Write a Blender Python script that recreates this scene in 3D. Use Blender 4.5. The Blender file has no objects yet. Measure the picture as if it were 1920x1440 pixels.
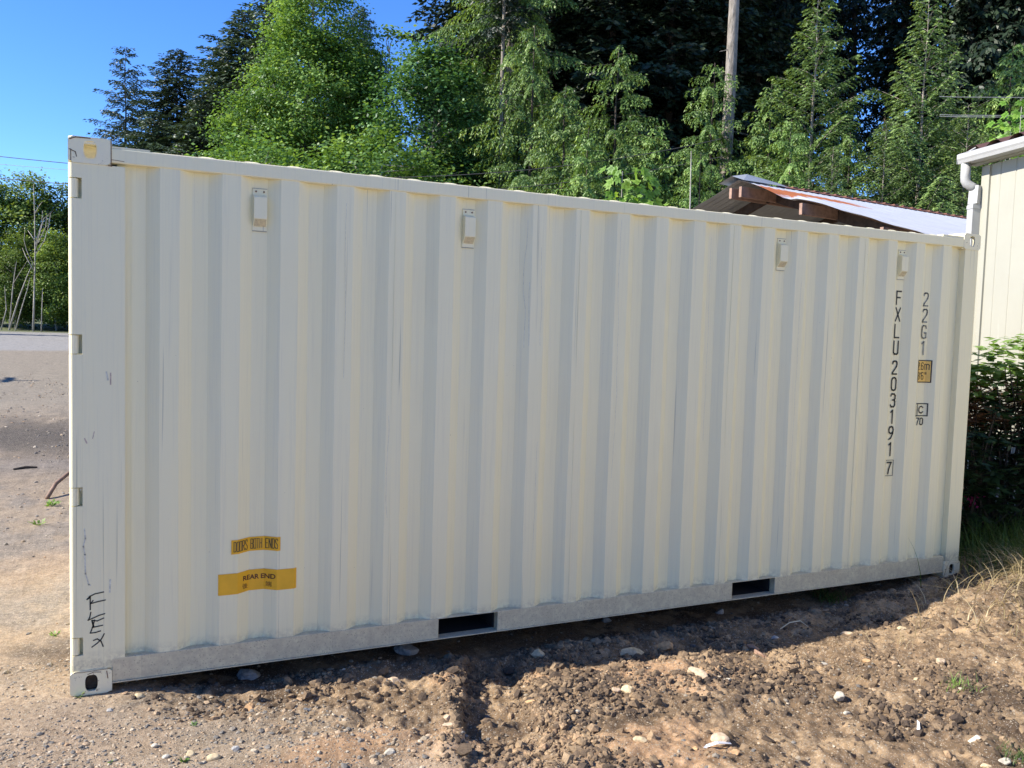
import bpy, bmesh, math, random
import numpy as np
R_ = math.radians
random.seed(7); RNG = np.random.default_rng(7)
SC = bpy.context.scene
COL = SC.collection

# ------------------------------------------------------------------ camera
CAM = np.array([0.228, -4.339, 1.779]); YAW, PIT, ROL, FPX = 0.43229, -0.06437, 0.02974, 1582.1
def _rot(y, p, r):
    cy, sy, cp, sp = math.cos(y), math.sin(y), math.cos(p), math.sin(p)
    f = np.array([sy*cp, cy*cp, sp]); rt = np.array([cy, -sy, 0.0]); u = np.cross(rt, f)
    c, s = math.cos(r), math.sin(r)
    return c*rt+s*u, -s*rt+c*u, f
CR, CU, CF = _rot(YAW, PIT, ROL)
def ray(px, py): return CF + CR*(px-960)/FPX + CU*(720-py)/FPX
def at(px, py, d): return CAM + ray(px, py)*d            # a world point from photo measurements and a distance
def atz(px, py, z=0.0):
    r = ray(px, py); return CAM + r*((z-CAM[2])/r[2])
cd = bpy.data.cameras.new('camera'); cam = bpy.data.objects.new('camera', cd); COL.objects.link(cam)
from mathutils import Matrix, Vector
cam.matrix_world = Matrix(((CR[0], CU[0], -CF[0], CAM[0]), (CR[1], CU[1], -CF[1], CAM[1]), (CR[2], CU[2], -CF[2], CAM[2]), (0, 0, 0, 1)))
cd.sensor_width = 36; cd.lens = 36*FPX/1920; cd.clip_start = 0.05; cd.clip_end = 2000
SC.camera = cam

# ------------------------------------------------------------------ light
SUN_EL = R_(37); SDX, SDY = -0.988, 0.155               # towards the sun, on the ground
w = bpy.data.worlds.new('World'); SC.world = w; w.use_nodes = True
nt = w.node_tree; bg = nt.nodes['Background']
sky = nt.nodes.new('ShaderNodeTexSky'); sky.sky_type = 'NISHITA'; sky.sun_disc = False
sky.sun_elevation = SUN_EL; sky.sun_rotation = math.atan2(SDX, SDY)
sky.altitude = 2500; sky.air_density = 1.0; sky.dust_density = 0.0; sky.ozone_density = 4.5
hs_ = nt.nodes.new('ShaderNodeHueSaturation'); hs_.inputs['Saturation'].default_value = 1.2; hs_.inputs['Hue'].default_value = .510; nt.links.new(sky.outputs[0], hs_.inputs['Color'])
nt.links.new(hs_.outputs[0], bg.inputs[0]); bg.inputs[1].default_value = 0.14
sd = bpy.data.lights.new('sun', 'SUN'); sd.energy = 4.4; sd.angle = R_(0.5); sd.color = (1.0, 0.93, 0.82)
sun = bpy.data.objects.new('sun', sd); COL.objects.link(sun)
ch = math.cos(SUN_EL)
sun.rotation_euler = Vector((SDX*ch, SDY*ch, math.sin(SUN_EL))).to_track_quat('Z', 'Y').to_euler()
SC.view_settings.view_transform = 'Standard'; SC.view_settings.look = 'None'
SC.view_settings.exposure = 1.16; SC.view_settings.gamma = 1; SC.view_settings.use_curve_mapping = False

# ------------------------------------------------------------------ helpers
def tag(o, label=None, cat=None, group=None, kind=None):
    for k, v in (('label', label), ('category', cat), ('group', group), ('kind', kind)):
        if v: o[k] = v
    return o
def empty(name, loc=(0, 0, 0), rz=0):
    o = bpy.data.objects.new(name, None); COL.objects.link(o); o.location = loc; o.rotation_euler = (0, 0, rz)
    o.empty_display_size = 0.1
    return o
def copy_tree(o, parent=None):
    c = o.copy(); COL.objects.link(c)
    if parent: c.parent = parent
    for chd in o.children: copy_tree(chd, c)
    return c
def link(name, me, m, parent=None, smooth=False):
    if m is not None:
        for mm in (m if isinstance(m, (list, tuple)) else [m]): me.materials.append(mm)
    o = bpy.data.objects.new(name, me); COL.objects.link(o)
    if parent: o.parent = parent
    me.polygons.foreach_set('use_smooth', [bool(smooth)]*len(me.polygons))
    return o
def npmesh(name, V, F, m, parent=None, smooth=False, tone=None, col=None):
    """V (n,3) array, F (k,3) or (k,4) array"""
    V = np.asarray(V, np.float32); F = np.asarray(F, np.int32); n = F.shape[1]
    me = bpy.data.meshes.new(name); me.vertices.add(len(V)); me.vertices.foreach_set('co', V.ravel())
    me.loops.add(F.size); me.loops.foreach_set('vertex_index', F.ravel())
    me.polygons.add(len(F)); me.polygons.foreach_set('loop_start', np.arange(0, F.size, n, dtype=np.int32))
    me.update(calc_edges=True)
    if tone is not None:
        a = me.attributes.new('tone', 'FLOAT', 'FACE'); a.data.foreach_set('value', np.asarray(tone, np.float32))
    if col is not None:
        a = me.attributes.new('soil', 'FLOAT_COLOR', 'POINT'); a.data.foreach_set('color', np.asarray(col, np.float32).ravel())
    return link(name, me, m, parent, smooth)
class MB:
    """collects shapes, builds one mesh"""
    def __init__(s): s.v = []; s.f = []
    def add(s, vs, fs):
        b = len(s.v); s.v += [tuple(p) for p in vs]; s.f += [tuple(b+i for i in f) for f in fs]; return s
    def box(s, x0, x1, y0, y1, z0, z1):
        return s.add([(x0, y0, z0), (x1, y0, z0), (x1, y1, z0), (x0, y1, z0), (x0, y0, z1), (x1, y0, z1), (x1, y1, z1), (x0, y1, z1)],
                     [(0, 3, 2, 1), (4, 5, 6, 7), (0, 1, 5, 4), (1, 2, 6, 5), (2, 3, 7, 6), (3, 0, 4, 7)])
    def beam(s, a, b, wd, ht, up=(0, 0, 1)):
        a, b = Vector(a), Vector(b); d = (b-a).normalized(); sdv = d.cross(Vector(up)).normalized()*wd/2; u = sdv.cross(d).normalized()*ht/2
        vs = [a-sdv-u, a+sdv-u, a+sdv+u, a-sdv+u, b-sdv-u, b+sdv-u, b+sdv+u, b-sdv+u]
        return s.add(vs, [(0, 3, 2, 1), (4, 5, 6, 7), (0, 1, 5, 4), (1, 2, 6, 5), (2, 3, 7, 6), (3, 0, 4, 7)])
    def tube(s, pts, r, n=8, caps=True):
        pts = [Vector(p) for p in pts]; rs = r if isinstance(r, (list, tuple)) else [r]*len(pts); b = len(s.v); prev = None
        for i, p in enumerate(pts):
            d = (pts[min(i+1, len(pts)-1)]-pts[max(i-1, 0)]).normalized()
            if prev is None: a = d.orthogonal().normalized()
            else: a = (prev-d*prev.dot(d)).normalized()
            prev = a; c = d.cross(a)
            for k in range(n):
                t = 2*math.pi*k/n; s.v.append(tuple(p+(a*math.cos(t)+c*math.sin(t))*rs[i]))
        for i in range(len(pts)-1):
            for k in range(n):
                s.f.append((b+i*n+k, b+i*n+(k+1) % n, b+(i+1)*n+(k+1) % n, b+(i+1)*n+k))
        if caps:
            s.f.append(tuple(b+k for k in reversed(range(n)))); s.f.append(tuple(b+(len(pts)-1)*n+k for k in range(n)))
        return s
    def prism(s, poly, z0, z1, f=lambda x, y, z: (x, y, z)):
        n = len(poly); b = len(s.v)
        s.v += [f(x, y, z0) for x, y in poly]+[f(x, y, z1) for x, y in poly]
        s.f += [(b+i, b+(i+1) % n, b+n+(i+1) % n, b+n+i) for i in range(n)]
        s.f += [tuple(b+i for i in reversed(range(n))), tuple(b+n+i for i in range(n))]
        return s
    def build(s, name, m, parent=None, smooth=False, bevel=0):
        me = bpy.data.meshes.new(name); me.from_pydata(s.v, [], s.f)
        bm = bmesh.new(); bm.from_mesh(me); bmesh.ops.recalc_face_normals(bm, faces=bm.faces); bm.to_mesh(me); bm.free()
        o = link(name, me, m, parent, smooth)
        if bevel:
            md = o.modifiers.new('bevel', 'BEVEL'); md.width = bevel; md.segments = 2; md.limit_method = 'ANGLE'; md.angle_limit = R_(40)
        return o

# noise on numpy arrays
def _h(ix, iy, sd_):
    n = (ix.astype(np.int64)*374761393+iy.astype(np.int64)*668265263+sd_*1442695041) & 0xffffffff
    n = ((n ^ (n >> 13))*1274126177) & 0xffffffff
    n = ((n ^ (n >> 16))*2246822519) & 0xffffffff
    return ((n ^ (n >> 15)) & 0xffffff)/float(0xffffff)
def vn(x, y, sd_=0):
    ix = np.floor(x); iy = np.floor(y); fx = x-ix; fy = y-iy
    fx = fx*fx*fx*(fx*(fx*6-15)+10); fy = fy*fy*fy*(fy*(fy*6-15)+10)
    a = _h(ix, iy, sd_); b = _h(ix+1, iy, sd_); c = _h(ix, iy+1, sd_); d = _h(ix+1, iy+1, sd_)
    return (a*(1-fx)+b*fx)*(1-fy)+(c*(1-fx)+d*fx)*fy
def fbm(x, y, sc, o=4, sd_=0):
    t = 0; a = .5; n = 0; x = np.asarray(x, float); y = np.asarray(y, float)
    for i in range(o):
        c, s = math.cos(i*1.3+sd_), math.sin(i*1.3+sd_)
        t = t+a*vn((x*c-y*s)/sc, (x*s+y*c)/sc, sd_+i*17); n += a; a *= .5; sc *= .5
    return t/n*2-1
def sst(x, a, b):
    t = np.clip((x-a)/(b-a), 0, 1); return t*t*(3-2*t)

# ------------------------------------------------------------------ materials
def mat(name): 
    m = bpy.data.materials.new(name); m.use_nodes = True; n = m.node_tree.nodes
    return m, m.node_tree, n['Principled BSDF']
def N(t, kind, **kw):
    n = t.nodes.new(kind)
    for k, v in kw.items():
        if k in n.inputs: n.inputs[k].default_value = v
        else: setattr(n, k, v)
    return n
def mixc(t, fac, a, b, bt='MIX'):
    n = t.nodes.new('ShaderNodeMix'); n.data_type = 'RGBA'; n.blend_type = bt
    for i, s in ((0, fac), (6, a), (7, b)):
        if isinstance(s, (int, float)): n.inputs[i].default_value = s
        elif isinstance(s, (tuple, list)): n.inputs[i].default_value = (*s, 1) if len(s) == 3 else s
        else: t.links.new(s, n.inputs[i])
    return n.outputs[2]
def ramp(t, src, stops):
    n = t.nodes.new('ShaderNodeValToRGB'); e = n.color_ramp.elements
    while len(e) < len(stops): e.new(0.5)
    for i, (p, c) in enumerate(stops):
        e[i].position = p; e[i].color = (*c, 1) if isinstance(c, tuple) else (c, c, c, 1)
    t.links.new(src, n.inputs[0]); return n.outputs[0]
def coords(t, sc=(1, 1, 1)):
    c = t.nodes.new('ShaderNodeTexCoord'); mp = t.nodes.new('ShaderNodeMapping'); mp.inputs['Scale'].default_value = sc
    t.links.new(c.outputs['Object'], mp.inputs[0]); return mp.outputs[0]
def noise(t, vec, scale, detail=4, rough=.6):
    n = t.nodes.new('ShaderNodeTexNoise'); n.inputs['Scale'].default_value = scale; n.inputs['Detail'].default_value = detail
    n.inputs['Roughness'].default_value = rough; t.links.new(vec, n.inputs['Vector']); return n.outputs['Fac']
def bump(t, p, h, st=.3, dist=.01):
    b = t.nodes.new('ShaderNodeBump'); b.inputs['Strength'].default_value = st; b.inputs['Distance'].default_value = dist
    t.links.new(h, b.inputs['Height']); t.links.new(b.outputs[0], p.inputs['Normal'])
def simple(name, c, rough=.6, metal=0, var=.15, sc=8, bst=.1, spec=.5):
    m, t, p = mat(name); v = coords(t); n = noise(t, v, sc)
    dk = tuple(x*(1-var) for x in c); lt = tuple(min(1, x*(1+var)) for x in c)
    t.links.new(ramp(t, n, [(.3, dk), (.7, lt)]), p.inputs['Base Color'])
    p.inputs['Roughness'].default_value = rough; p.inputs['Metallic'].default_value = metal
    p.inputs['Specular IOR Level'].default_value = spec
    if bst: bump(t, p, noise(t, v, sc*6), bst, .003)
    return m
PAINT = (.89, .815, .555)
def paint_mat(name, dirty=0.0, speck=False):
    m, t, p = mat(name); v = coords(t)
    vs = coords(t, (14, 14, .45)); big = noise(t, vs, 1.0, 5, .65)
    fine = noise(t, coords(t, (70, 70, 1.6)), 1.0, 4, .7)
    c = mixc(t, ramp(t, big, [(.35, 0.0), (.75, .55)]), PAINT, (.85, .79, .575))
    c = mixc(t, ramp(t, fine, [(.5, 0.0), (.78, .22)]), c, (.50, .48, .42))
    # thin dark scratches running down
    sc = noise(t, coords(t, (60, 60, .55)), 1.0, 2, .5)
    c = mixc(t, ramp(t, sc, [(.69, 0.0), (.74, .5)]), c, (.16, .18, .18))
    bl = noise(t, v, 1.3, 3, .5)
    c = mixc(t, ramp(t, bl, [(.4, 0.0), (.75, .30)]), c, (.88, .78, .50))
    if speck:
        vo = t.nodes.new('ShaderNodeTexVoronoi'); vo.inputs['Scale'].default_value = 75; t.links.new(v, vo.inputs['Vector'])
        c = mixc(t, ramp(t, vo.outputs['Distance'], [(.14, .8), (.28, 0.0)]), c, (.20, .16, .11))
        c = mixc(t, ramp(t, noise(t, v, 9, 6, .7), [(.3, .30), (.7, .75)]), c, (.46, .39, .285))
    # dirt splashed up from the ground and rust specks, by height
    sp = t.nodes.new('ShaderNodeSeparateXYZ'); cc = t.nodes.new('ShaderNodeTexCoord'); t.links.new(cc.outputs['Object'], sp.inputs[0])
    mr = t.nodes.new('ShaderNodeMapRange'); mr.inputs[1].default_value = .15; mr.inputs[2].default_value = .215; mr.inputs[3].default_value = 1; mr.inputs[4].default_value = 0
    t.links.new(sp.outputs['Z'], mr.inputs[0])
    mm = t.nodes.new('ShaderNodeMath'); mm.operation = 'MULTIPLY'; t.links.new(mr.outputs[0], mm.inputs[0]); t.links.new(ramp(t, noise(t, v, 26, 6, .75), [(.4, 0.0), (.62, .6)]), mm.inputs[1])
    c = mixc(t, mm.outputs[0], c, (.46, .39, .29) if speck else (.33, .29, .22))
    rs = noise(t, v, 55, 3, .6)
    c = mixc(t, ramp(t, rs, [(.765, 0.0), (.785, .8)]), c, (.12, .07, .05))
    t.links.new(c, p.inputs['Base Color']); p.inputs['Roughness'].default_value = .55; p.inputs['Specular IOR Level'].default_value = .35
    bump(t, p, noise(t, coords(t, (3, 3, 2)), 1.6, 3, .5), .12, .02)
    return m
M_PAINT = paint_mat('container_paint'); M_RAIL = paint_mat('rail_paint', speck=True)
M_DARK = simple('black_steel', (.02, .02, .022), .8)
M_RUST = simple('rust', (.16, .08, .045), .9, var=.5, sc=40)
M_INK = simple('black_ink', (.035, .036, .035), .6, var=.5, sc=30, bst=0)
M_INKG = simple('worn_grey_ink', (.26, .265, .24), .7, var=.4, sc=30, bst=0)
M_INKR = simple('dark_red_ink', (.12, .035, .02), .7, var=.4, sc=30, bst=0)
M_YEL = simple('yellow_sticker', (.82, .43, .02), .5, var=.08, sc=12, bst=0)
M_YEL2 = simple('faded_yellow_sticker', (.80, .50, .12), .5, var=.08, sc=12, bst=0)
M_GRATE = simple('vent_mesh', (.42, .33, .22), .8, var=.4, sc=60)
M_SEAL = simple('grey_sealant', (.33, .32, .28), .7, bst=0)
M_HOLE = simple('dark_hole_fill', (.06, .045, .032), .95, var=.5, sc=40, bst=.6)
M_WIRE = simple('wire_black', (.03, .03, .03), .6, bst=0)
M_WIREL = simple('wire_grey', (.30, .30, .28), .6, bst=0)

def leaf_mat(name, c0, c1, c2, trans=.35, rough=.5, spec=.4):
    m, t, p = mat(name); a = t.nodes.new('ShaderNodeAttribute'); a.attribute_name = 'tone'
    oi = t.nodes.new('ShaderNodeObjectInfo')
    c = ramp(t, a.outputs['Fac'], [(0, c0), (.5, c1), (1, c2)])
    hs = t.nodes.new('ShaderNodeHueSaturation'); t.links.new(c, hs.inputs['Color'])
    mr = t.nodes.new('ShaderNodeMapRange'); mr.inputs[3].default_value = .8; mr.inputs[4].default_value = 1.2; t.links.new(oi.outputs['Random'], mr.inputs[0])
    t.links.new(mr.outputs[0], hs.inputs['Value'])
    t.links.new(hs.outputs[0], p.inputs['Base Color']); p.inputs['Roughness'].default_value = rough; p.inputs['Specular IOR Level'].default_value = spec
    tr = t.nodes.new('ShaderNodeBsdfTranslucent'); g = mixc(t, 1.0, hs.outputs[0], (1.5, 1.35, .6), 'MULTIPLY'); t.links.new(g, tr.inputs[0])
    mx = t.nodes.new('ShaderNodeMixShader'); mx.inputs[0].default_value = trans
    t.links.new(p.outputs[0], mx.inputs[1]); t.links.new(tr.outputs[0], mx.inputs[2])
    t.links.new(mx.outputs[0], t.nodes['Material Output'].inputs[0])
    return m
L_MAPLE = leaf_mat('maple_leaf', (.06, .13, .028), (.14, .26, .05), (.27, .41, .12), .33)
L_MAPLE2 = leaf_mat('green_maple_leaf', (.03, .085, .025), (.08, .19, .05), (.21, .37, .12), .32)
L_BRIGHT = leaf_mat('young_maple_leaf', (.13, .28, .04), (.20, .38, .06), (.30, .48, .09), .45)
L_ALDER = leaf_mat('alder_leaf', (.06, .115, .025), (.15, .235, .05), (.30, .40, .10), .35)
L_CEDAR = leaf_mat('cedar_spray', (.05, .105, .03), (.16, .265, .065), (.38, .49, .15), .3)
L_HEM = leaf_mat('hemlock_needles', (.045, .09, .03), (.145, .23, .065), (.35, .46, .15), .28)
L_FIR = leaf_mat('shaded_fir_needles', (.010, .021, .011), (.018, .036, .017), (.035, .06, .028), .08)  # forest shade put into the needle colour
L_FIRL = leaf_mat('sunlit_fir_needles', (.022, .042, .022), (.042, .072, .034), (.085, .125, .055), .15)  # lighter copy of the fir needles, sunlight put into the colour
L_DIST = leaf_mat('blue_green_needles', (.02, .038, .026), (.038, .065, .042), (.065, .10, .062), .15)
L_RHOD = leaf_mat('rhododendron_leaf', (.018, .042, .016), (.03, .07, .024), (.06, .12, .04), .15, .5)
L_BRAM = leaf_mat('bramble_leaf', (.10, .20, .045), (.18, .32, .07), (.30, .44, .13), .4)
L_GRASS = leaf_mat('grass_blade', (.035, .075, .018), (.065, .13, .028), (.12, .19, .045), .3)
L_STRAW = leaf_mat('straw', (.25, .19, .10), (.42, .34, .19), (.60, .52, .34), .3)
L_DEAD = leaf_mat('brown_leaf', (.10, .05, .025), (.20, .10, .05), (.30, .18, .10), .2)
L_PINK = leaf_mat('pink_petal', (.4, .03, .2), (.5, .05, .28), (.6, .1, .36), .3)
def bark_mat(name, a, b, sc=6):
    m, t, p = mat(name); v = coords(t, (sc, sc, sc*.25)); n = noise(t, v, 2.2, 6, .7)
    t.links.new(ramp(t, n, [(.35, a), (.65, b)]), p.inputs['Base Color']); p.inputs['Roughness'].default_value = .95
    bump(t, p, n, .8, .04); return m
B_FIR = bark_mat('fir_bark', (.12, .105, .085), (.33, .29, .245)); B_DK = bark_mat('dark_bark', (.03, .025, .02), (.09, .07, .055))
B_ALD = bark_mat('alder_bark', (.20, .19, .16), (.42, .40, .35)); B_DEAD = bark_mat('grey_dead_wood', (.28, .25, .2), (.5, .46, .4))

# ------------------------------------------------------------------ ground
def rutc(y): return 2.13+0.42*(y+.05)                    # centre line of the tyre rut
def gz(x, y, detail=True):
    x = np.asarray(x, float); y = np.asarray(y, float)
    far = .034*np.maximum(0, y-22)-.0*y
    h = far+.05*fbm(x, y, 9, 3, 3)*sst(np.hypot(x-2, y), 9, 16)
    front = sst(-y, -.05, .12)
    h = h-.045*sst(x, .25, .6)*(1-sst(x, 5.3, 5.8))*(1-sst(-y, .12, .75))*(1-sst(y, 2.3, 2.6))
    # dug soil along the container: a little hollow, then a rise at the far end
    h = h-.055*sst(x, 1.5, 2.3)*(1-sst(x, 4.4, 5.3))*sst(-y, -1.2, .2)*(1-sst(-y, .5, .9))
    h = h-.03*sst(x, .3, .8)*(1-sst(x, 5.5, 5.9))*sst(y, -.1, .1)*(1-sst(y, 2.3, 2.6))
    h = h+.15*np.exp(-((x-6.15)/.8)**2-((y+.62)/.33)**2)+.10*np.exp(-((x-7.4)/1.0)**2-((y+.2)/.8)**2)
    u = x-rutc(y); near = sst(-y, -.02, .15)*(1-.55*sst(-y, .8, 1.4))*(.75+.5*fbm(x, y, .25, 3, 6))
    wob = .035*fbm(x*0, y, .25, 3, 5)
    rut = near*(-.055*sst(u+wob, -.15, -.115)*(1-sst(u+wob, .12, .25)))
    ridge = near*.052*np.exp(-((u+.20+wob)/.075)**2)*(1+.5*fbm(x, y, .12, 2, 8))
    rim = near*.055*np.exp(-((u-.36)/.13)**2)*(.6+.8*fbm(x, y, .3, 2, 9))
    tread = near*.022*np.exp(-((u-.03)/.028)**2)*1.2*sst(fbm(x, y, .5, 2, 11), -.4, .1)
    h = h+rut+ridge+rim+tread
    u2 = x-(3.35+.25*(y+1.3))
    h = h-near*.035*np.exp(-(u2/.05)**2)*sst(fbm(x, y, .35, 2, 21), .0, .3)*sst(-y, .9, 1.2)
    # heaps of turned soil
    for cx, cy, rx, ry, a in ((1.02, -.98, .32, .16, .055), (1.35, -1.2, .25, .2, .04), (2.9, -.62, .5, .16, .045), (2.75, -.95, .35, .25, .03),
                              (2.2, -1.45, .3, .2, .05), (1.6, -1.3, .12, .25, .03), (3.9, -.95, .5, .3, -.04), (2.45, -1.75, .3, .2, .05), (5.55, -.62, .4, .2, .05), (4.6, -1.2, .5, .3, .03)):
        h = h+a*np.exp(-((x-cx)/rx)**2-((y-cy)/ry)**2)
    if detail:
        soil = sst(x+.9*(y+.6), .35, 1.15)*sst(-y, -.15, .08)*(1-sst(-y, 6, 9)) # loose soil, otherwise packed gravel
        lump = np.maximum(0, fbm(x, y, .20, 4, 31)-.05)
        h = h+soil*(.050*lump+.012*fbm(x, y, .35, 3, 41)-.040*np.abs(fbm(x, y, .16, 4, 43))*sst(fbm(x, y, .6, 2, 44), -.35, .2)+.018*fbm(x, y, .07, 3, 51)+.030*np.maximum(0, fbm(x, y, .09, 3, 55))*sst(fbm(x, y, .5, 2, 57), -.2, .3)-.02*np.maximum(0, fbm(x, y, .14, 3, 59)-.35)*2)
        h = h+soil*.010*fbm(x, y, .032, 2, 53)+(1-soil)*(.006*fbm(x, y, .3, 3, 61)+.004*fbm(x, y, .035, 3, 71))
        clump = (.03*np.maximum(0, fbm(x, y, .35, 4, 81)))*sst(x, 4.6, 5.2)*front
        h = h+clump
    yard = sst(y, .4, 2)*(1-sst(y, 24, 32))
    h = h+yard*(.02*fbm(x, y, .7, 4, 91)+.06*np.maximum(0, fbm(x, y*.5, .8, 4, 93)-.1)*np.exp(-((y-9.5)/4)**2))
    # flat under the four corner castings
    for cx in (.09, 5.97):
        for cy in (.08, 2.36):
            k = 1-sst(np.maximum(abs(x-cx)-.10, abs(y-cy)-.09), 0, .12)
            h = h*(1-k)-.002*k
    return h
def soilcol(x, y):
    n1 = fbm(x, y, .45, 4, 101); n2 = fbm(x, y, .12, 4, 111); n3 = fbm(x, y, 2.5, 3, 121)
    brown = np.array([.19, .130, .078]); dark = np.array([.060, .042, .029]); tan = np.array([.36, .255, .152]); orange = np.array([.39, .245, .14]); gravel = np.array([.33, .258, .18]); grey = np.array([.225, .195, .16]); asph = np.array([.27, .27, .265])
    def mx(a, b, k): return a*(1-k[..., None])+b*k[..., None]
    z = np.zeros(x.shape)
    c = mx(np.broadcast_to(brown, x.shape+(3,)), dark, sst(n1, .0, .5)*.7)
    c = mx(c, tan, sst(n2-.25*n1, .02, .35)*.75)
    org = np.zeros(x.shape)
    for cx, cy, rx, ry in ((1.02, -1.0, .45, .22), (1.45, -1.25, .35, .3), (2.9, -.8, .55, .35), (2.3, -1.5, .5, .3), (.3, -1.0, .4, .2), (1.75, -.4, .12, .4), (2.4, -.5, .3, .3)):
        org = np.maximum(org, np.exp(-((x-cx)/rx)**2-((y-cy)/ry)**2))
    c = mx(c, orange, sst(org+.35*n2+.2*n1, .35, .9)*.85)
    hp = np.exp(-((x-1.05)/.45)**2-((y+1.02)/.17)**2)
    gr = 1-sst(x+.9*(y+.6)+.25*n1, .45, 1.35)
    g = mx(np.broadcast_to(gravel, x.shape+(3,)), grey, sst(n1+.4*n2, -.1, .5)*.8)
    g = mx(g, np.array([.33, .245, .165]), sst(-n3-.3*n1+.25*n2, .0, .5)*.8)
    g = mx(g, np.array([.225, .195, .152]), sst(y, 9, 16))
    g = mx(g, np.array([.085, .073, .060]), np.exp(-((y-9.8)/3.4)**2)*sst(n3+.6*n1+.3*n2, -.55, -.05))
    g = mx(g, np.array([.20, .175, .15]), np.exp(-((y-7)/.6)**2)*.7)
    c = mx(c, g, np.maximum(gr*(1-hp), sst(y, .3, 1.2)))
    c = mx(c, np.array([.56, .50, .40]), sst(-y, 2.8, 4.2)*sst(x, 0, 4)); c = mx(c, np.array([.22, .19, .15]), sst(-y, 2.8, 4.2)*(1-sst(x, -3, 0)))  # unseen ground coloured pale right, dark left, to steer bounce onto the folds
    c = mx(c, np.array([.25, .245, .235]), sst(y+1.2*n3+.5*n1, 33.6, 34.8)*(1-sst(y, 47, 47.5)))
    c = mx(c, np.array([.10, .12, .05]), sst(y, 47, 48))
    gy = mx(c, np.array([.30, .245, .17]), sst(x, 5.2, 6.2)*(1-sst(x, 12, 15))*sst(n2, -.5, .3)*.5*(1-sst(y, .2, 1)))
    return gy
def geo(a, b, s0, g):
    out = []; x = a; s = s0; sg = 1 if b > a else -1
    while (x-b)*sg < 0: out.append(x); x += s*sg; s *= g
    out.append(b); return out
xs = sorted(geo(-.7, -320, .02, 1.05)[1:])+list(np.arange(-.7, 7.4, .0092))+geo(7.4, 320, .02, 1.07)
ys = sorted(geo(-2.4, -200, .02, 1.08)[1:])+list(np.arange(-2.4, .3, .0092))+geo(.3, 400, .012, 1.035)
X, Y = np.meshgrid(np.array(xs), np.array(ys)); Z = gz(X, Y)
nx, ny = len(xs), len(ys); I = np.arange(nx*ny).reshape(ny, nx)
F = np.stack([I[:-1, :-1], I[:-1, 1:], I[1:, 1:], I[1:, :-1]], -1).reshape(-1, 4)
c3 = soilcol(X, Y); rgba = np.concatenate([c3, np.ones(c3.shape[:2]+(1,))], -1).reshape(-1, 4)
def soil_mat(name, attr=True, base=(.25, .18, .12)):
    m, t, p = mat(name); v = coords(t)
    if attr:
        a = t.nodes.new('ShaderNodeAttribute'); a.attribute_name = 'soil'; c = a.outputs['Color']
    else: c = mixc(t, 1.0, base, base)
    n = noise(t, v, 38, 8, .75); c = mixc(t, 1.0, c, ramp(t, n, [(.28, .55), (.72, 1.5)]), 'MULTIPLY')
    c = mixc(t, 1.0, c, ramp(t, noise(t, v, 7, 5, .7), [(.3, .75), (.7, 1.25)]), 'MULTIPLY')
    for s_, th, cc in ((150, .13, (.46, .41, .34)), (60, .10, (.42, .36, .27)), (95, .10, (.14, .12, .105))):
        vo = t.nodes.new('ShaderNodeTexVoronoi'); vo.inputs['Scale'].default_value = s_; t.links.new(v, vo.inputs['Vector'])
        vc = t.nodes.new('ShaderNodeSeparateColor'); t.links.new(vo.outputs['Color'], vc.inputs[0])
        gt = t.nodes.new('ShaderNodeMath'); gt.operation = 'GREATER_THAN'; gt.inputs[1].default_value = .62; t.links.new(vc.outputs[0], gt.inputs[0])
        ml = t.nodes.new('ShaderNodeMath'); ml.operation = 'MULTIPLY'; t.links.new(gt.outputs[0], ml.inputs[0]); t.links.new(ramp(t, vo.outputs['Distance'], [(th+.12, .8), (th+.22, 0.0)]), ml.inputs[1])
        c = mixc(t, ml.outputs[0], c, cc)
    t.links.new(c, p.inputs['Base Color']); p.inputs['Roughness'].default_value = .95; p.inputs['Specular IOR Level'].default_value = .15
    bump(t, p, noise(t, v, 60, 8, .8), .9, .012); return m
M_SOIL = soil_mat('soil')
g = npmesh('ground', np.stack([X, Y, Z], -1).reshape(-1, 3), F, M_SOIL, smooth=True, col=rgba); tag(g, kind='structure')

# small stones and clods scattered over the ground
PHI = (1+5**.5)/2
ICO = np.array([(-1, PHI, 0), (1, PHI, 0), (-1, -PHI, 0), (1, -PHI, 0), (0, -1, PHI), (0, 1, PHI), (0, -1, -PHI), (0, 1, -PHI), (PHI, 0, -1), (PHI, 0, 1), (-PHI, 0, -1), (-PHI, 0, 1)], float)/math.hypot(1, PHI)
ICOF = np.array([(0, 11, 5), (0, 5, 1), (0, 1, 7), (0, 7, 10), (0, 10, 11), (1, 5, 9), (5, 11, 4), (11, 10, 2), (10, 7, 6), (7, 1, 8), (3, 9, 4), (3, 4, 2), (3, 2, 6), (3, 6, 8), (3, 8, 9), (4, 9, 5), (2, 4, 11), (6, 2, 10), (8, 6, 7), (9, 8, 1)])
def scatter(name, P, S, m, jit, flat, sink, tone):
    n = len(P); a = RNG.uniform(0, 2*np.pi, n); ca, sa = np.cos(a), np.sin(a)
    sc_ = np.stack([RNG.uniform(.75, 1.3, n), RNG.uniform(.6, 1.0, n), RNG.uniform(flat, flat+.35, n)], -1)
    V = ICO[None]*(1+RNG.uniform(-jit, jit, (n, 12, 1)))*sc_[:, None, :]*S[:, None, None]
    x = V[..., 0]*ca[:, None]-V[..., 1]*sa[:, None]; y = V[..., 0]*sa[:, None]+V[..., 1]*ca[:, None]
    V = np.stack([x, y, V[..., 2]], -1)+P[:, None, :]+np.array([0, 0, 1])*(S*sink)[:, None, None]
    Fq = (ICOF[None]+(np.arange(n)*12)[:, None, None]).reshape(-1, 3)
    return npmesh(name, V.reshape(-1, 3), Fq, m, tone=np.repeat(tone, 20))
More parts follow.
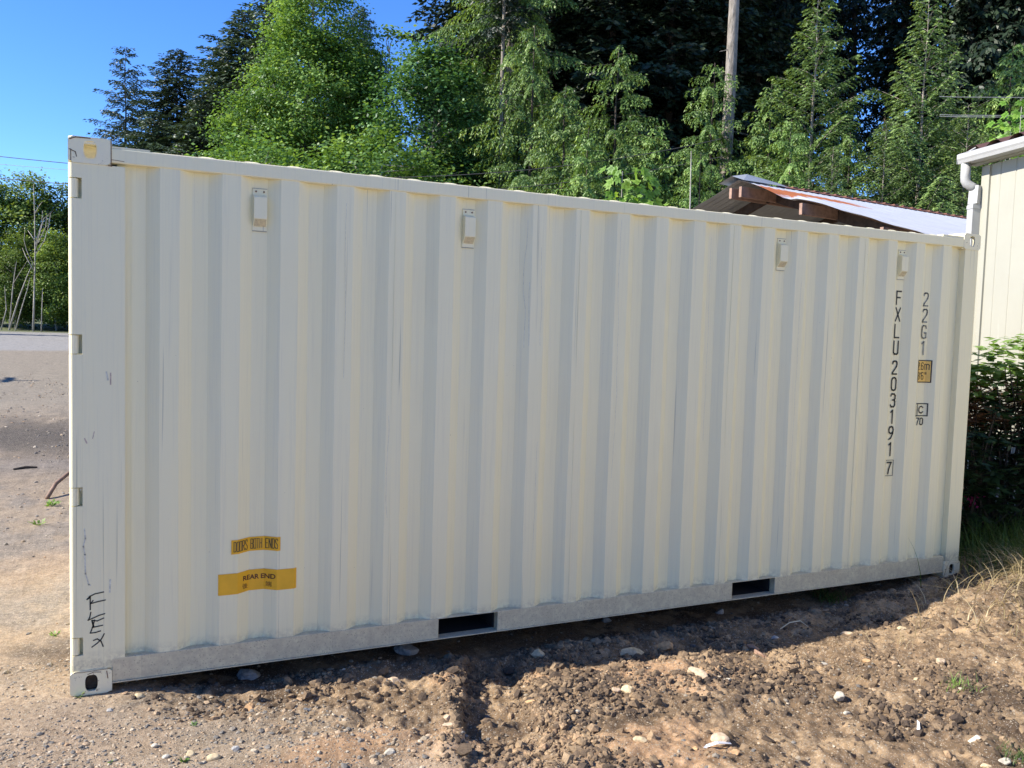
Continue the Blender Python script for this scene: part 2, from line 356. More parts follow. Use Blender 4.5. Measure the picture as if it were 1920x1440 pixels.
def inframe(x, y):
    d = np.stack([x-CAM[0], y-CAM[1], -CAM[2]+0*x], -1); z = d@CF
    return (z > 0) & (abs(d@CR/z) < 1060/FPX) & (abs(d@CU/z) < 820/FPX)
m_peb, t_, p_ = mat('pebble'); a_ = t_.nodes.new('ShaderNodeAttribute'); a_.attribute_name = 'tone'
cc_ = ramp(t_, a_.outputs['Fac'], [(0, (.10, .095, .09)), (.25, (.19, .175, .155)), (.45, (.27, .225, .165)), (.62, (.34, .265, .18)), (.8, (.38, .25, .145)), (.92, (.46, .39, .29))])
t_.links.new(mixc(t_, 1.0, cc_, ramp(t_, noise(t_, coords(t_), 160, 4), [(.3, .75), (.7, 1.2)]), 'MULTIPLY'), p_.inputs['Base Color']); p_.inputs['Roughness'].default_value = .85
m_clod, t_, p_ = mat('soil_clod'); a_ = t_.nodes.new('ShaderNodeAttribute'); a_.attribute_name = 'tone'
cc_ = ramp(t_, a_.outputs['Fac'], [(0, (.072, .051, .036)), (.35, (.185, .128, .078)), (.7, (.34, .242, .145)), (1, (.40, .265, .155))])
t_.links.new(mixc(t_, 1.0, cc_, ramp(t_, noise(t_, coords(t_), 90, 5, .7), [(.3, .65), (.7, 1.3)]), 'MULTIPLY'), p_.inputs['Base Color']); p_.inputs['Roughness'].default_value = .95
bump(t_, p_, noise(t_, coords(t_), 120, 5, .8), .8, .006)
def pts(n, x0, x1, y0, y1, dens):
    x = RNG.uniform(x0, x1, n); y = RNG.uniform(y0, y1, n)
    k = inframe(x, y) & (RNG.uniform(0, 1, n) < dens(x, y)) & ~((x > -.02) & (x < .2) & (y > -.02)) & ~((x > 5.85) & (x < 6.1) & (y > -.02))
    x, y = x[k], y[k]; return np.stack([x, y, gz(x, y)], -1)
P = pts(120000, -1.5, 7.4, -2.3, .5, lambda x, y: np.where(x+.9*(y+.6)+.2*fbm(x, y, .4, 2, 207) < 1.1, .9, .10)*(.25+.75*sst(fbm(x, y, .5, 3, 201), -.3, .3)))
S = np.clip(RNG.lognormal(math.log(.0042), .55, len(P)), .002, .018)
tag(scatter('gravel', P, S, m_peb, .28, .4, .1, RNG.uniform(0, 1, len(P))**1.1), kind='stuff')
P = pts(26000, -7, 0, .3, 24, lambda x, y: .5*sst(fbm(x, y, 1.5, 3, 203), -.3, .3))
S = np.clip(RNG.lognormal(math.log(.010), .5, len(P)), .005, .04)
tag(scatter('yard_gravel', P, S, m_peb, .18, .4, .1, RNG.uniform(0, 1, len(P))), kind='stuff')
P = pts(170000, .2, 7.2, -2.3, .1, lambda x, y: sst(x+.9*(y+.6), .5, 1.3)*np.maximum(.045, sst(fbm(x, y, .35, 4, 211)+.8*np.exp(-((x-rutc(y)-.32)/.2)**2)+.8*np.exp(-((x-rutc(y)+.2)/.08)**2)+.4*np.exp(-((x-2.8)/.6)**2-((y+.8)/.4)**2), .0, .55)*(.85-.35*sst(x, 3.6, 4.8))))
S = np.clip(RNG.lognormal(math.log(.0052), .7, len(P)), .0022, .030)
tn = np.clip(.35+.5*fbm(P[:, 0], P[:, 1], .4, 3, 221)+RNG.normal(0, .2, len(P)), 0, 1)
tag(scatter('soil_clods', P, S, m_clod, .42, .6, .1, tn), kind='stuff')

# ------------------------------------------------------------------ container
CL, CW, CH = 6.058, 2.438, 2.591
box = empty('shipping_container', (0, 0, 0))
tag(box, 'cream steel shipping container with corrugated side and yellow stickers on bare soil', 'shipping container')
YO, YI = .006, .050; P0, PITCH = .383, .2786
bends = []
prof = [(.20, YI), (.236, YI), (.322, YI)]
for k in range(20):
    a = P0+PITCH*k
    prof += [(a, YO), (a+.086, YO)]
    if k < 19: prof += [(a+.146, YI), (a+.219, YI)]
prof += [(5.822, YI), (5.872, YI), (5.92, YI)]
PX = np.array([p[0] for p in prof]); PY = np.array([p[1] for p in prof])
def py_(x): return float(np.interp(x, PX, PY))
# side panels (front and back), a folded sheet with many rows so it can be slightly dented
def side_panel(sgn, yb):
    zs = np.linspace(.158, 2.487, 40); V = []; xs_ = []
    for i in range(len(prof)-1):
        n = 2 if abs(PY[i]-PY[i+1]) > .01 or PX[i+1]-PX[i] > .05 else 1
        for k in range(n): xs_.append(PX[i]+(PX[i+1]-PX[i])*k/n)
    xs_.append(PX[-1]); xs_ = np.array(xs_)
    Xp, Zp = np.meshgrid(xs_, zs); Yp = np.interp(Xp, PX, PY)
    Yp = Yp+.0045*fbm(Xp, Zp, .9, 2, 301)*np.sin(np.pi*(Zp-.158)/2.33)
    Xp = Xp+.003*fbm(Xp*.5, Zp, .7, 2, 311)
    Vv = np.stack([Xp, yb+sgn*Yp, Zp], -1).reshape(-1, 3); nx_ = len(xs_)
    I_ = np.arange(len(Vv)).reshape(len(zs), nx_); Ff = np.stack([I_[:-1, :-1], I_[:-1, 1:], I_[1:, 1:], I_[1:, :-1]], -1).reshape(-1, 4)
    if sgn < 0: Ff = Ff[:, ::-1]
    return Vv, Ff
for sgn, yb in ((1, 0), (-1, CW)):
    Vv, Ff = side_panel(sgn, yb); npmesh('side_panel', Vv, Ff, M_PAINT, box)
# thin upright seams where panel sheets are welded
for xw in (.262, 1.53, 2.645, 3.76, 4.90): MB().box(xw-.002, xw+.002, py_(xw)-.002, py_(xw)+.006, .17, 2.48).build('weld_seam', M_PAINT, box)
# roof sheet with cross bulges
xr = np.arange(.16, 5.90, .0065); Vr = []; 
yr = np.array([.012, .03, .05, .08, 1.2, 2.36, 2.39, 2.41, 2.428])
Xr, Yr = np.meshgrid(xr, yr); ph = ((Xr-.30) % .209)/.209; bz = sst(ph, .0, .35)*(1-sst(ph, .45, .85))
bz = bz*sst(Yr, .020, .055)*(1-sst(Yr, 2.40, 2.43))*sst(Xr, .35, .45)*(1-sst(Xr, 5.7, 5.75))
Zr = 2.556+.011*bz
Ir = np.arange(Xr.size).reshape(Xr.shape); Fr = np.stack([Ir[:-1, :-1], Ir[:-1, 1:], Ir[1:, 1:], Ir[1:, :-1]], -1).reshape(-1, 4)
npmesh('roof', np.stack([Xr, Yr, Zr], -1).reshape(-1, 3), Fr, M_PAINT, box)
for yb, s in ((0, 1), (CW, -1)):
    r = MB(); a, b = sorted((yb, yb+s*.06)); r.box(.17, 5.89, a, b, 2.487, 2.554); r.build('top_rail', M_PAINT, box, bevel=.006)
    # reinforcement plates at both ends of the rail
    a, b = sorted((yb+s*.004, yb+s*.36)); MB().box(.172, .34, a, b, 2.5545, 2.562).build('roof_corner_plate', M_PAINT, box); MB().box(5.66, 5.885, a, b, 2.5545, 2.566).build('roof_corner_plate', M_PAINT, box)
    # bottom rail with two fork pockets
    r = MB(); a, b = sorted((yb+s*.002, yb+s*.052))
    for x0, x1 in ((.179, 1.824), (2.184, 3.874), (4.234, 5.879)): r.box(x0, x1, a, b, .048, .160)
    a2, b2 = sorted((yb+s*.0005, yb+s*.05))
    for x0, x1 in ((1.824, 2.184), (3.874, 4.234)): r.box(x0, x1, a2, b2, .1565, .160)
    r.build('bottom_rail', M_RAIL, box, bevel=.003)
    f = MB(); a, b = sorted((yb-s*.006, yb+s*.06)); f.box(.179, 5.879, a, b, .0425, .0475); f.build('bottom_flange', M_RAIL, box)
for x0, x1 in ((1.824, 2.184), (3.874, 4.234)):
    f = MB(); f.box(x0, x0+.006, .053, CW-.053, .048, .158); f.box(x1-.006, x1, .053, CW-.053, .048, .158); f.box(x0+.006, x1-.006, .053, CW-.053, .152, .158); f.box(x0+.006, x1-.006, .061, CW-.061, .041, .047)
    f.build('fork_pocket', M_DARK, box)
fl = MB(); fl.box(.18, 5.88, .053, CW-.053, .160, .188)
for i in range(18): 
    xx = .4+.31*i
    if not (1.7 < xx < 2.3 or 3.8 < xx < 4.3): fl.box(xx, xx+.045, .06, CW-.06, .055, .159)
fl.build('floor', M_DARK, box)

def casting(x0, y0, z0, sx, sy, top):
    """hollow corner casting: outer side face at y0, outer end face at x0; holes on side, end and top"""
    W_, D_, H_ = .178, .162, .118; b = MB(); n = 24
    def plate(cu, cv, hw, hh, ow, oh, f):
        # rectangle (ow x oh) with an oval hole, 12 mm thick, f maps (u, v, depth)
        out = []; inn = []
        for k in range(n):
            t = 2*math.pi*(k+.5)/n; c, s = math.cos(t), math.sin(t)
            e = .55; inn.append((cu+hw*math.copysign(abs(c)**e, c)*1.0, cv+hh*math.copysign(abs(s)**.8, s)))
            m_ = max(abs(c), abs(s)); out.append((ow/2+ow/2*c/m_, oh/2+oh/2*s/m_))
        base = len(b.v)
        for d in (0, .012):
            b.v += [f(u, v, d) for u, v in out]+[f(u, v, d) for u, v in inn]
        for k in range(n):
            k2 = (k+1) % n
            b.f.append((base+k, base+k2, base+n+k2, base+n+k)); b.f.append((base+2*n+k, base+3*n+k, base+3*n+k2, base+2*n+k2))
            b.f.append((base+n+k, base+n+k2, base+3*n+k2, base+3*n+k)); b.f.append((base+k, base+2*n+k, base+2*n+k2, base+k2))
    plate(.090, .056 if not top else .062, .027, .039, W_, H_, lambda u, v, d: (x0+sx*u, y0+sy*d, z0+v))
    plate(.080, .059, .026, .039, D_, H_, lambda u, v, d: (x0+sx*(.0005+d), y0+sy*(u*.98+.002), z0+.001+v*.985))
    zc = z0+H_ if top else z0
    plate(.089, .081, .062, .030, W_, D_, lambda u, v, d: (x0+sx*(.001+u*.985), y0+sy*(.001+v*.985), zc-d+.0002 if top else zc+d-.0002))
    X_ = sorted((x0+sx*(W_-.010), x0+sx*W_)); Y_ = sorted((y0+sy*.0125, y0+sy*D_)); b.box(X_[0], X_[1], Y_[0], Y_[1], z0+.001, z0+H_-.001)
    X_ = sorted((x0+sx*.0125, x0+sx*(W_-.0105))); Y_ = sorted((y0+sy*(D_-.010), y0+sy*D_)); b.box(X_[0], X_[1], Y_[0], Y_[1], z0+.001, z0+H_-.001)
    zz = z0 if top else z0+H_-.01
    X_ = sorted((x0+sx*.0125, x0+sx*(W_-.0105))); Y_ = sorted((y0+sy*.0125, y0+sy*(D_-.0105))); b.box(X_[0], X_[1], Y_[0], Y_[1], zz+.001, zz+.009)
    o = b.build('corner_casting', M_CAST, box)
    if not top:
        X_ = sorted((x0+sx*.030, x0+sx*.160)); Y_ = sorted((y0+sy*.034, y0+sy*.148)); MB().box(X_[0], X_[1], Y_[0], Y_[1], z0+.010, z0+.100).build('dark_hole_fill', M_HOLE, o, bevel=.008)  # added dark block, keeps the casting hole from showing a sunlit inside
    return o
# casting paint has rust along its weld edges
M_CAST, t_, p_ = mat('casting_paint'); v_ = coords(t_)
c_ = mixc(t_, ramp(t_, noise(t_, v_, 9, 6, .7), [(.35, 0.0), (.75, .6)]), PAINT, (.78, .71, .57))
c_ = mixc(t_, ramp(t_, noise(t_, v_, 28, 6, .75), [(.60, 0.0), (.66, .85)]), c_, (.13, .075, .06))
t_.links.new(c_, p_.inputs['Base Color']); p_.inputs['Roughness'].default_value = .6; bump(t_, p_, noise(t_, v_, 14, 5), .25, .01)
for x0, sx in ((0, 1), (CL, -1)):
    for y0, sy in ((-.002, 1), (CW+.002, -1)):
        for z0, top in ((0, False), (CH-.118, True)): casting(x0, y0, z0, sx, sy, top)

# corner posts: folded columns; the rear (hinge) ones have four notches each
def post(x0, sx, y0, sy, wide, notches):
    m = MB()
    def P(u, v): return (x0+sx*u, y0+sy*v)
    def arc(cu, cv, r, a0, a1, n=6): return [(cu+r*math.cos(R_(a0+(a1-a0)*i/n)), cv+r*math.sin(R_(a0+(a1-a0)*i/n))) for i in range(n+1)]
    full = [(.055, .0025)]+[(wide, .0025), (wide, .050), (.075, .05), (.075, .130), (.055, .130)]
    m.prism([P(u, v) for u, v in full], .1185, CH-.1185)
    edge = arc(.020, .0225, .020, 270, 180)+[(0, .130), (.0548, .130), (.0548, .0025)]
    zs = [.1185]; 
    for a, b in notches: zs += [a, b]
    zs.append(CH-.1185)
    for i in range(0, len(zs), 2): m.prism([P(u, v) for u, v in edge], zs[i], zs[i+1])
    # flange below the wide fold
    o = m.build('corner_post', M_PAINT, box)
    for a, b in notches:
        h = MB(); cx, cy = P(.021, .0235)
        h.tube([(cx, cy, a+.004), (cx, cy, b-.004)], .0205, 16)
        bx = sorted((P(.002, 0)[0], P(.0545, 0)[0])); by = sorted((P(0, .046)[1], P(0, .060)[1])); h.box(bx[0], bx[1], by[0], by[1], a+.001, b-.001)
        h.tube([(cx, cy, a-.006), (cx, cy, b+.006)], .009, 8)
        h.build('hinge', M_PAINT, box, smooth=False)
NT = [(.192, .279), (.901, .990), (1.606, 1.698), (2.314, 2.407)]
post(0, 1, 0, 1, .234, NT); post(0, 1, CW, -1, .234, NT)
post(CL, -1, 0, 1, .155, []); post(CL, -1, CW, -1, .155, [])
# door ends: two leaves with locking bars at each end
for x0, sx in ((.03, 1), (CL-.03, -1)):
    hd = MB(); a, b = sorted((x0-sx*.02, x0+sx*.09)); hd.box(a, b, .163, CW-.163, 2.47, 2.575); hd.build('door_header', M_PAINT, box)
    hd = MB(); hd.box(a, b, .163, CW-.163, .02, .15); hd.build('door_sill', M_PAINT, box)
    for (ya, yb) in ((.135, 1.214), (1.224, CW-.135)):
        d = MB(); a, b = sorted((x0, x0+sx*.04)); d.box(a, b, ya, yb, .155, 2.465)
        for k in range(5):
            z = .35+.42*k; aa, bb = sorted((x0-sx*.012, x0)); d.box(aa, bb, ya+.06, yb-.06, z, z+.22)
        door = d.build('door', M_PAINT, box, bevel=.004)
        lb = MB()
        for yy in (ya+.3, yb-.25): lb.tube([(x0-sx*.032, yy, .10), (x0-sx*.032, yy, 2.50)], .014, 10)
        lb.build('locking_bar', M_PAINT, door)
# vents
def vent(xc, zt):
    v = MB(); yb = YI-.0015; w2 = .034; d = .036
    v.box(xc-w2, xc+w2, yb-.005, yb+.001, zt-.205, zt)                                        # backing plate
    X0, X1 = xc-w2+.003, xc+w2-.003
    z1, z2, z3, z4 = zt-.030, zt-.040, zt-.148, zt-.186
    y0_, y1_ = yb-.0052, yb-d
    sec = [(y0_, z1), (y1_+.004, z2), (y1_, z2-.004), (y1_, z3), (y0_, z4)]
    b = len(v.v); v.v += [(X0, y, z) for y, z in sec]+[(X1, y, z) for y, z in sec]
    for i in range(4): v.f.append((b+i, b+i+1, b+6+i, b+5+i))
    v.f += [tuple(b+i for i in range(5)), tuple(b+5+i for i in reversed(range(5))), (b, b+5, b+9, b+4)]
    o = v.build('vent', M_PAINT, box)
    for dx in (-.019, .019): MB().tube([(xc+dx, yb-.003, zt-.013), (xc+dx, yb-.0085, zt-.013)], .0045, 8).build('rivet', M_RUST, o)
    MB().box(xc-w2-.001, xc+w2+.001, yb-.0045, yb+.001, zt-.2085, zt-.2055).build('sealant', M_SEAL, o)
    MB().box(xc-w2-.001, xc+w2+.001, yb-.0045, yb+.001, zt+.0005, zt+.003).build('sealant', M_SEAL, o)
    # perforated lower face: rows of small dark holes set in a tinted plate
    g_ = MB(); dy, dz = (y0_-y1_), (z4-z3); L = math.hypot(dy, dz); ny_, nz_ = -dz/L*-1, -dy/L
    nrm = (0, dz/L, -dy/L)
    for i in range(9):
        for j in range(7):
            u = X0+.006+(X1-X0-.012)*i/8; t = .12+.76*j/6; y = y1_+dy*t; z = z3+dz*t
            q = .0021; yy, zz = y+nrm[1]*.0006, z+nrm[2]*.0006
            g_.add([(u-q, yy-dy/L*q, zz-dz/L*q), (u+q, yy-dy/L*q, zz-dz/L*q), (u+q, yy+dy/L*q, zz+dz/L*q), (u-q, yy+dy/L*q, zz+dz/L*q)], [(0, 1, 2, 3)])
    g_.build('vent_grille', M_GRATE, o)
for xc, zt in ((P0+PITCH*1+.181, 2.437), (P0+PITCH*5+.181, 2.430), (P0+PITCH*13+.181, 2.430), (P0+PITCH*17+.181, 2.427)): vent(xc, zt)

# --- markings, laid on the folded sheet
def drape(x, z, off): return (x, py_(x)-off, z)
def grid_patch(name, x0, x1, z0, z1, off, m, round_=0):
    xs_ = sorted(set([x0, x1]+[float(v) for v in PX if x0 < v < x1]+list(np.linspace(x0, x1, 13))))
    v = []; f = []
    for x in xs_:
        e = min(x-x0, x1-x); c = round_-math.sqrt(max(0, round_**2-(round_-e)**2)) if round_ and e < round_ else 0
        v += [drape(x, z0+c, off), drape(x, z1-c, off)]
    for i in range(len(xs_)-1): f.append((2*i, 2*i+2, 2*i+3, 2*i+1))
    me = bpy.data.meshes.new(name); me.from_pydata(v, [], f); return link(name, me, m, box)
def ribbon(mb, pl, wd, fmap):
    """flat pen stroke along polyline pl [(u,v)], fmap(u,v)->xyz"""
    for (a, b) in zip(pl[:-1], pl[1:]):
        dx, dy = b[0]-a[0], b[1]-a[1]; L = math.hypot(dx, dy)
        if L < 1e-6: continue
        ux, uy = dx/L, dy/L; e = wd*.42; ax, ay = a[0]-ux*e, a[1]-uy*e; L2 = L+2*e; n = max(1, int(L2/.006)); px, py = -uy*wd/2, ux*wd/2
        base = len(mb.v)
        for i in range(n+1):
            cx, cy = ax+ux*L2*i/n, ay+uy*L2*i/n
            mb.v += [fmap(cx-px, cy-py), fmap(cx+px, cy+py)]
        mb.f += [(base+2*i, base+2*i+2, base+2*i+3, base+2*i+1) for i in range(n)]
ST = {'F': [[(0, 0), (0, 1), (1, 1)], [(0, .52), (.8, .52)]], 'X': [[(0, 0), (1, 1)], [(0, 1), (1, 0)]], 'L': [[(0, 1), (0, 0), (1, 0)]],
 'U': [[(0, 1), (0, .12), (.2, 0), (.8, 0), (1, .12), (1, 1)]], '2': [[(0, .8), (.08, .94), (.3, 1), (.7, 1), (.95, .92), (1, .78), (.9, .58), (.1, .14), (0, 0), (1, 0)]],
 '0': [[(.5, 1), (.15, .95), (0, .8), (0, .2), (.15, .05), (.5, 0), (.85, .05), (1, .2), (1, .8), (.85, .95), (.5, 1)]],
 '3': [[(0, .85), (.2, 1), (.75, 1), (1, .87), (1, .65), (.8, .54), (.4, .53)], [(.8, .54), (1, .4), (1, .15), (.75, 0), (.2, 0), (0, .14)]],
 '1': [[(.2, .85), (.6, 1), (.6, 0)]], '9': [[(.1, 0), (.5, .1), (.9, .45), (1, .75), (.85, .95), (.5, 1), (.15, .95), (0, .78), (.05, .58), (.35, .47), (.75, .5), (.95, .62)]],
 '7': [[(0, 1), (1, 1), (.45, .4), (.3, 0)]], 'G': [[(1, .8), (.85, .97), (.3, 1), (.05, .88), (0, .7), (0, .2), (.12, .04), (.5, 0), (1, .06), (1, .42), (.55, .42)]],
 'D': [[(0, 0), (0, 1), (.7, 1), (1, .85), (1, .15), (.7, 0), (0, 0)]], 'O': [[(0, 0), (0, 1), (1, 1), (1, 0), (0, 0)]], 'R': [[(0, 0), (0, 1), (.8, 1), (1, .9), (1, .62), (.8, .5), (0, .5)], [(.45, .5), (1, 0)]],
 'S': [[(1, .82), (.85, 1), (.2, 1), (0, .85), (0, .68), (1, .34), (1, .15), (.8, 0), (.15, 0), (0, .16)]], 'B': [[(0, 0), (0, 1), (.8, 1), (1, .88), (1, .64), (.8, .53), (0, .53)], [(.8, .53), (1, .4), (1, .12), (.8, 0), (0, 0)]],
 'T': [[(0, 1), (1, 1)], [(.5, 1), (.5, 0)]], 'H': [[(0, 0), (0, 1)], [(1, 0), (1, 1)], [(0, .52), (1, .52)]], 'E': [[(1, 0), (0, 0), (0, 1), (1, 1)], [(0, .52), (.8, .52)]],
 'N': [[(0, 0), (0, 1), (1, 0), (1, 1)]], '6': [[(.95, .88), (.8, 1), (.25, 1), (0, .85), (0, .15), (.25, 0), (.75, 0), (1, .13), (1, .42), (.75, .55), (.25, .55), (0, .42)]],
 '8': [[(.2, .53), (0, .65), (0, .87), (.2, 1), (.8, 1), (1, .87), (1, .65), (.8, .53), (.2, .53), (0, .4), (0, .13), (.2, 0), (.8, 0), (1, .13), (1, .4), (.8, .53)]],
 'm': [[(0, 0), (0, .68)], [(0, .58), (.2, .68), (.42, .66), (.5, .55), (.5, 0)], [(.5, .58), (.7, .68), (.9, .66), (1, .55), (1, 0)]], '.': [[(.3, 0), (.3, .05)]], "'": [[(.3, 1), (.3, .75)]], '"': [[(.15, 1), (.15, .75)], [(.65, 1), (.65, .75)]],
 'i': [[(.5, 0), (.5, .6)], [(.5, .78), (.5, .85)]]}
def glyph(mb, c, x, z, w_, h_, wd, off=.0022, sl=0):
    for pl in ST[c]: ribbon(mb, [(x+u*w_, z+v*h_) for u, v in pl], wd, lambda a, b: drape(a, b, off))
num = MB()
for i, c in enumerate('FXLU'): glyph(num, c, 5.277, 2.137-.094-i*.1195, .043, .093, .0112)
num.build('owner_code', M_INK, box); num = MB()
for i, c in enumerate('203191'): glyph(num, c, 5.277, 1.634-.094-i*.1190, .043, .093, .0112)
num.build('serial_number', M_INK, box); num = MB()
glyph(num, '7', 5.279, .812, .040, .082, .0115)
num.build('check_digit', M_INK, box); num = MB()
for pl in ([(5.262, .797), (5.262, .911), (5.338, .911), (5.338, .797), (5.262, .797)],): ribbon(num, pl, .0035, lambda a, b: drape(a, b, .0022))
num.build('check_digit_frame', M_INK, box)
ty = MB()
for i, c in enumerate('22G1'): glyph(ty, c, 5.555, 2.137-.094-i*.119, .043, .093, .0105)
ty.build('size_code', M_INKG, box)
hs = grid_patch('height_sticker', 5.518, 5.652, 1.478, 1.645, .0015, M_YEL2, .012)
bd = MB(); rc = [(5.522, 1.482), (5.522, 1.641), (5.648, 1.641), (5.648, 1.482), (5.522, 1.482)]; ribbon(bd, rc, .007, lambda a, b: drape(a, b, .0025))
for c, x, z in (('2', 5.532, 1.575), ('.', 5.560, 1.575), ('6', 5.570, 1.575), ('m', 5.603, 1.575), ('8', 5.534, 1.503), ("'", 5.562, 1.503), ('6', 5.574, 1.503), ('"', 5.606, 1.503)):
    glyph(bd, c, x, z, .020 if c != 'm' else .032, .05 if c != 'm' else .058, .0055, .0025)
b_ = bd.build('height_lettering', M_INK, hs)
ic = MB(); ribbon(ic, [(5.520, 1.232), (5.520, 1.322), (5.640, 1.322), (5.640, 1.232), (5.520, 1.232)], .0075, lambda a, b: drape(a, b, .002)); ribbon(ic, [(5.556, 1.232), (5.556, 1.322)], .006, lambda a, b: drape(a, b, .0022))
glyph(ic, 'i', 5.534, 1.242, .016, .07, .005)
ribbon(ic, [(5.612, 1.292), (5.598, 1.302), (5.582, 1.299), (5.573, 1.286), (5.572, 1.270), (5.581, 1.256), (5.598, 1.252), (5.613, 1.262)], .0085, lambda a, b: drape(a, b, .0022))
glyph(ic, '7', 5.552, 1.165, .026, .050, .008); glyph(ic, '0', 5.590, 1.165, .026, .050, .008)
ic.build('railway_mark', M_INK, box)
# stickers at the lower left
ds = grid_patch('doors_sticker', .716, .956, .616, .688, .0015, M_YEL)
dl = MB(); x = .729
for wd_ in ('DOORS', 'BOTH', 'ENDS'):
    for c in wd_:
        glyph(dl, c, x, .628, .0100, .049, .0033, .0025); x += .0147
    x += .0135
dl.build('doors_lettering', M_INK, ds)
rs_ = grid_patch('rear_end_sticker', .655, 1.04, .412, .519, .0015, M_YEL)
def text_mesh(s, size, x0, z0, off, m, name, parent, bold=.0):
    cu = bpy.data.curves.new('t', 'FONT'); cu.body = s; cu.size = size; cu.offset = bold
    o = bpy.data.objects.new('t', cu); COL.objects.link(o); dg = bpy.context.evaluated_depsgraph_get(); dg.update()
    me = bpy.data.meshes.new_from_object(o.evaluated_get(dg)); bpy.data.objects.remove(o)
    bm = bmesh.new(); bm.from_mesh(me)
    for v in bm.verts: v.co = (x0+v.co.x, 0, z0+v.co.y)
    for b in PX: bmesh.ops.bisect_plane(bm, geom=bm.verts[:]+bm.edges[:]+bm.faces[:], plane_co=(float(b), 0, 0), plane_no=(1, 0, 0))
    for v in bm.verts: v.co.y = py_(v.co.x)-off
    bm.to_mesh(me); bm.free(); me.name = name; me.materials.clear(); return link(name, me, m, parent)
text_mesh('REAR END', .034, .775, .470, .0028, M_INKR, 'rear_end_lettering', rs_, .0009)
text_mesh('後', .030, .772, .430, .0028, M_INKR, 'rear_end_character', rs_)
text_mesh('端', .030, .888, .430, .0028, M_INKR, 'rear_end_character', rs_)
# handwriting on the wide post, and its scuffs
hw = MB()
def px2(pl): return [(.07+(x-162)*.00225, .482-(y-1115)*.00262) for x, y in pl]
for pl in ([(169, 1118), (169, 1143)], [(163, 1124), (168, 1119), (178, 1115), (194, 1113)], [(163, 1124), (168, 1121)], [(170, 1132), (182, 1130), (197, 1128)], [(170, 1132), (174, 1127)],
           [(170, 1148), (168, 1157), (165, 1162), (174, 1159), (186, 1155), (196, 1153)], [(172, 1163), (176, 1176), (174, 1172), (172, 1163), (182, 1165), (194, 1161)], [(177, 1163), (173, 1176), (169, 1186)],
           [(173, 1176), (183, 1175), (192, 1174)], [(169, 1186), (178, 1186), (188, 1184)], [(195, 1190), (190, 1199), (182, 1206), (172, 1212)], [(175, 1200), (182, 1198), (189, 1203), (193, 1213)]):
    ribbon(hw, px2(pl), .0056, lambda a, b: (a, .0012, b))
hw.build('handwritten_marks', M_INK, box)
M_SCUFF = simple('grey_scuff', (.64, .62, .53), .8, var=.3, sc=60, bst=0); M_SCUFR = simple('reddish_scuff', (.55, .42, .35), .8, var=.3, sc=60, bst=0)
sf = MB()
def px3(pl): return [(.053+(x-152)*.00222, 2.31-(y-374)*.002595) for x, y in pl]
for pl, wd in (([(156, 958), (158, 975), (154, 990), (157, 1005), (158, 1040), (164, 1060), (167, 1062)], .010), ([(205, 1055), (204, 1078)], .012), ([(198, 676), (201, 690)], .012), ([(149, 888), (150, 886)], .008), ([(135, 270), (150, 276)], .003)):
    sf = MB(); ribbon(sf, px3(pl), wd*.6, lambda a, b: (a, .0015, b)); sf.build('scuff', M_SCUFF, box)
sf = MB()
for pl, wd in (([(206, 678), (206, 698)], .010), ([(157, 795), (161, 803)], .010), ([(175, 783), (172, 795)], .006)):
    sf = MB(); ribbon(sf, px3(pl), wd*.6, lambda a, b: (a, .0014, b)); sf.build('scuff', M_SCUFR, box)
rw = MB()
for pl, wd in (([(.008, 2.575), (.03, 2.585), (.09, 2.586)], .006), ([(.006, 2.53), (.03, 2.52), (.035, 2.50)], .005), ([(.176, 2.59), (.176, 2.47)], .005), ([(.012, 2.53), (.012, 2.48)], .004), ([(.165, 2.472), (.178, 2.472)], .006), ([(.178, 2.50), (.23, 2.497)], .003),
               ([(.01, .112), (.03, .115), (.05, .112), (.10, .114), (.172, .116)], .0035), ([(.075, .100), (.10, .108), (.13, .104)], .004), ([(.155, .105), (.160, .07)], .005)):
    rw = MB(); ribbon(rw, pl, wd*.75, lambda a, b: (a, -.0035, b)); rw.build('rust_weld', M_RUST, box)
# cracks and dents drawn as thin creases in the sheet
cr = MB()
for xx, z0, z1, s_ in ((1.515, .75, 1.35, 1), (2.305, 1.2, 2.42, 2), (2.33, 1.0, 2.1, 3), (2.40, .5, 2.3, 4), (2.92, .9, 2.45, 5), (3.62, 1.1, 2.4, 6), (4.33, .4, 2.2, 7), (1.27, 1.5, 2.4, 8)):
    pl = []; z = z0
    while z < z1: pl.append((xx+.012*float(fbm(np.array(xx*9.+s_), np.array(z*1.0), .25, 3, 400+s_)), z)); z += .05
    cr = MB(); ribbon(cr, pl, .0016, lambda a, b: drape(a, b, .0016)); cr.build('scratch', M_SCUFF, box)

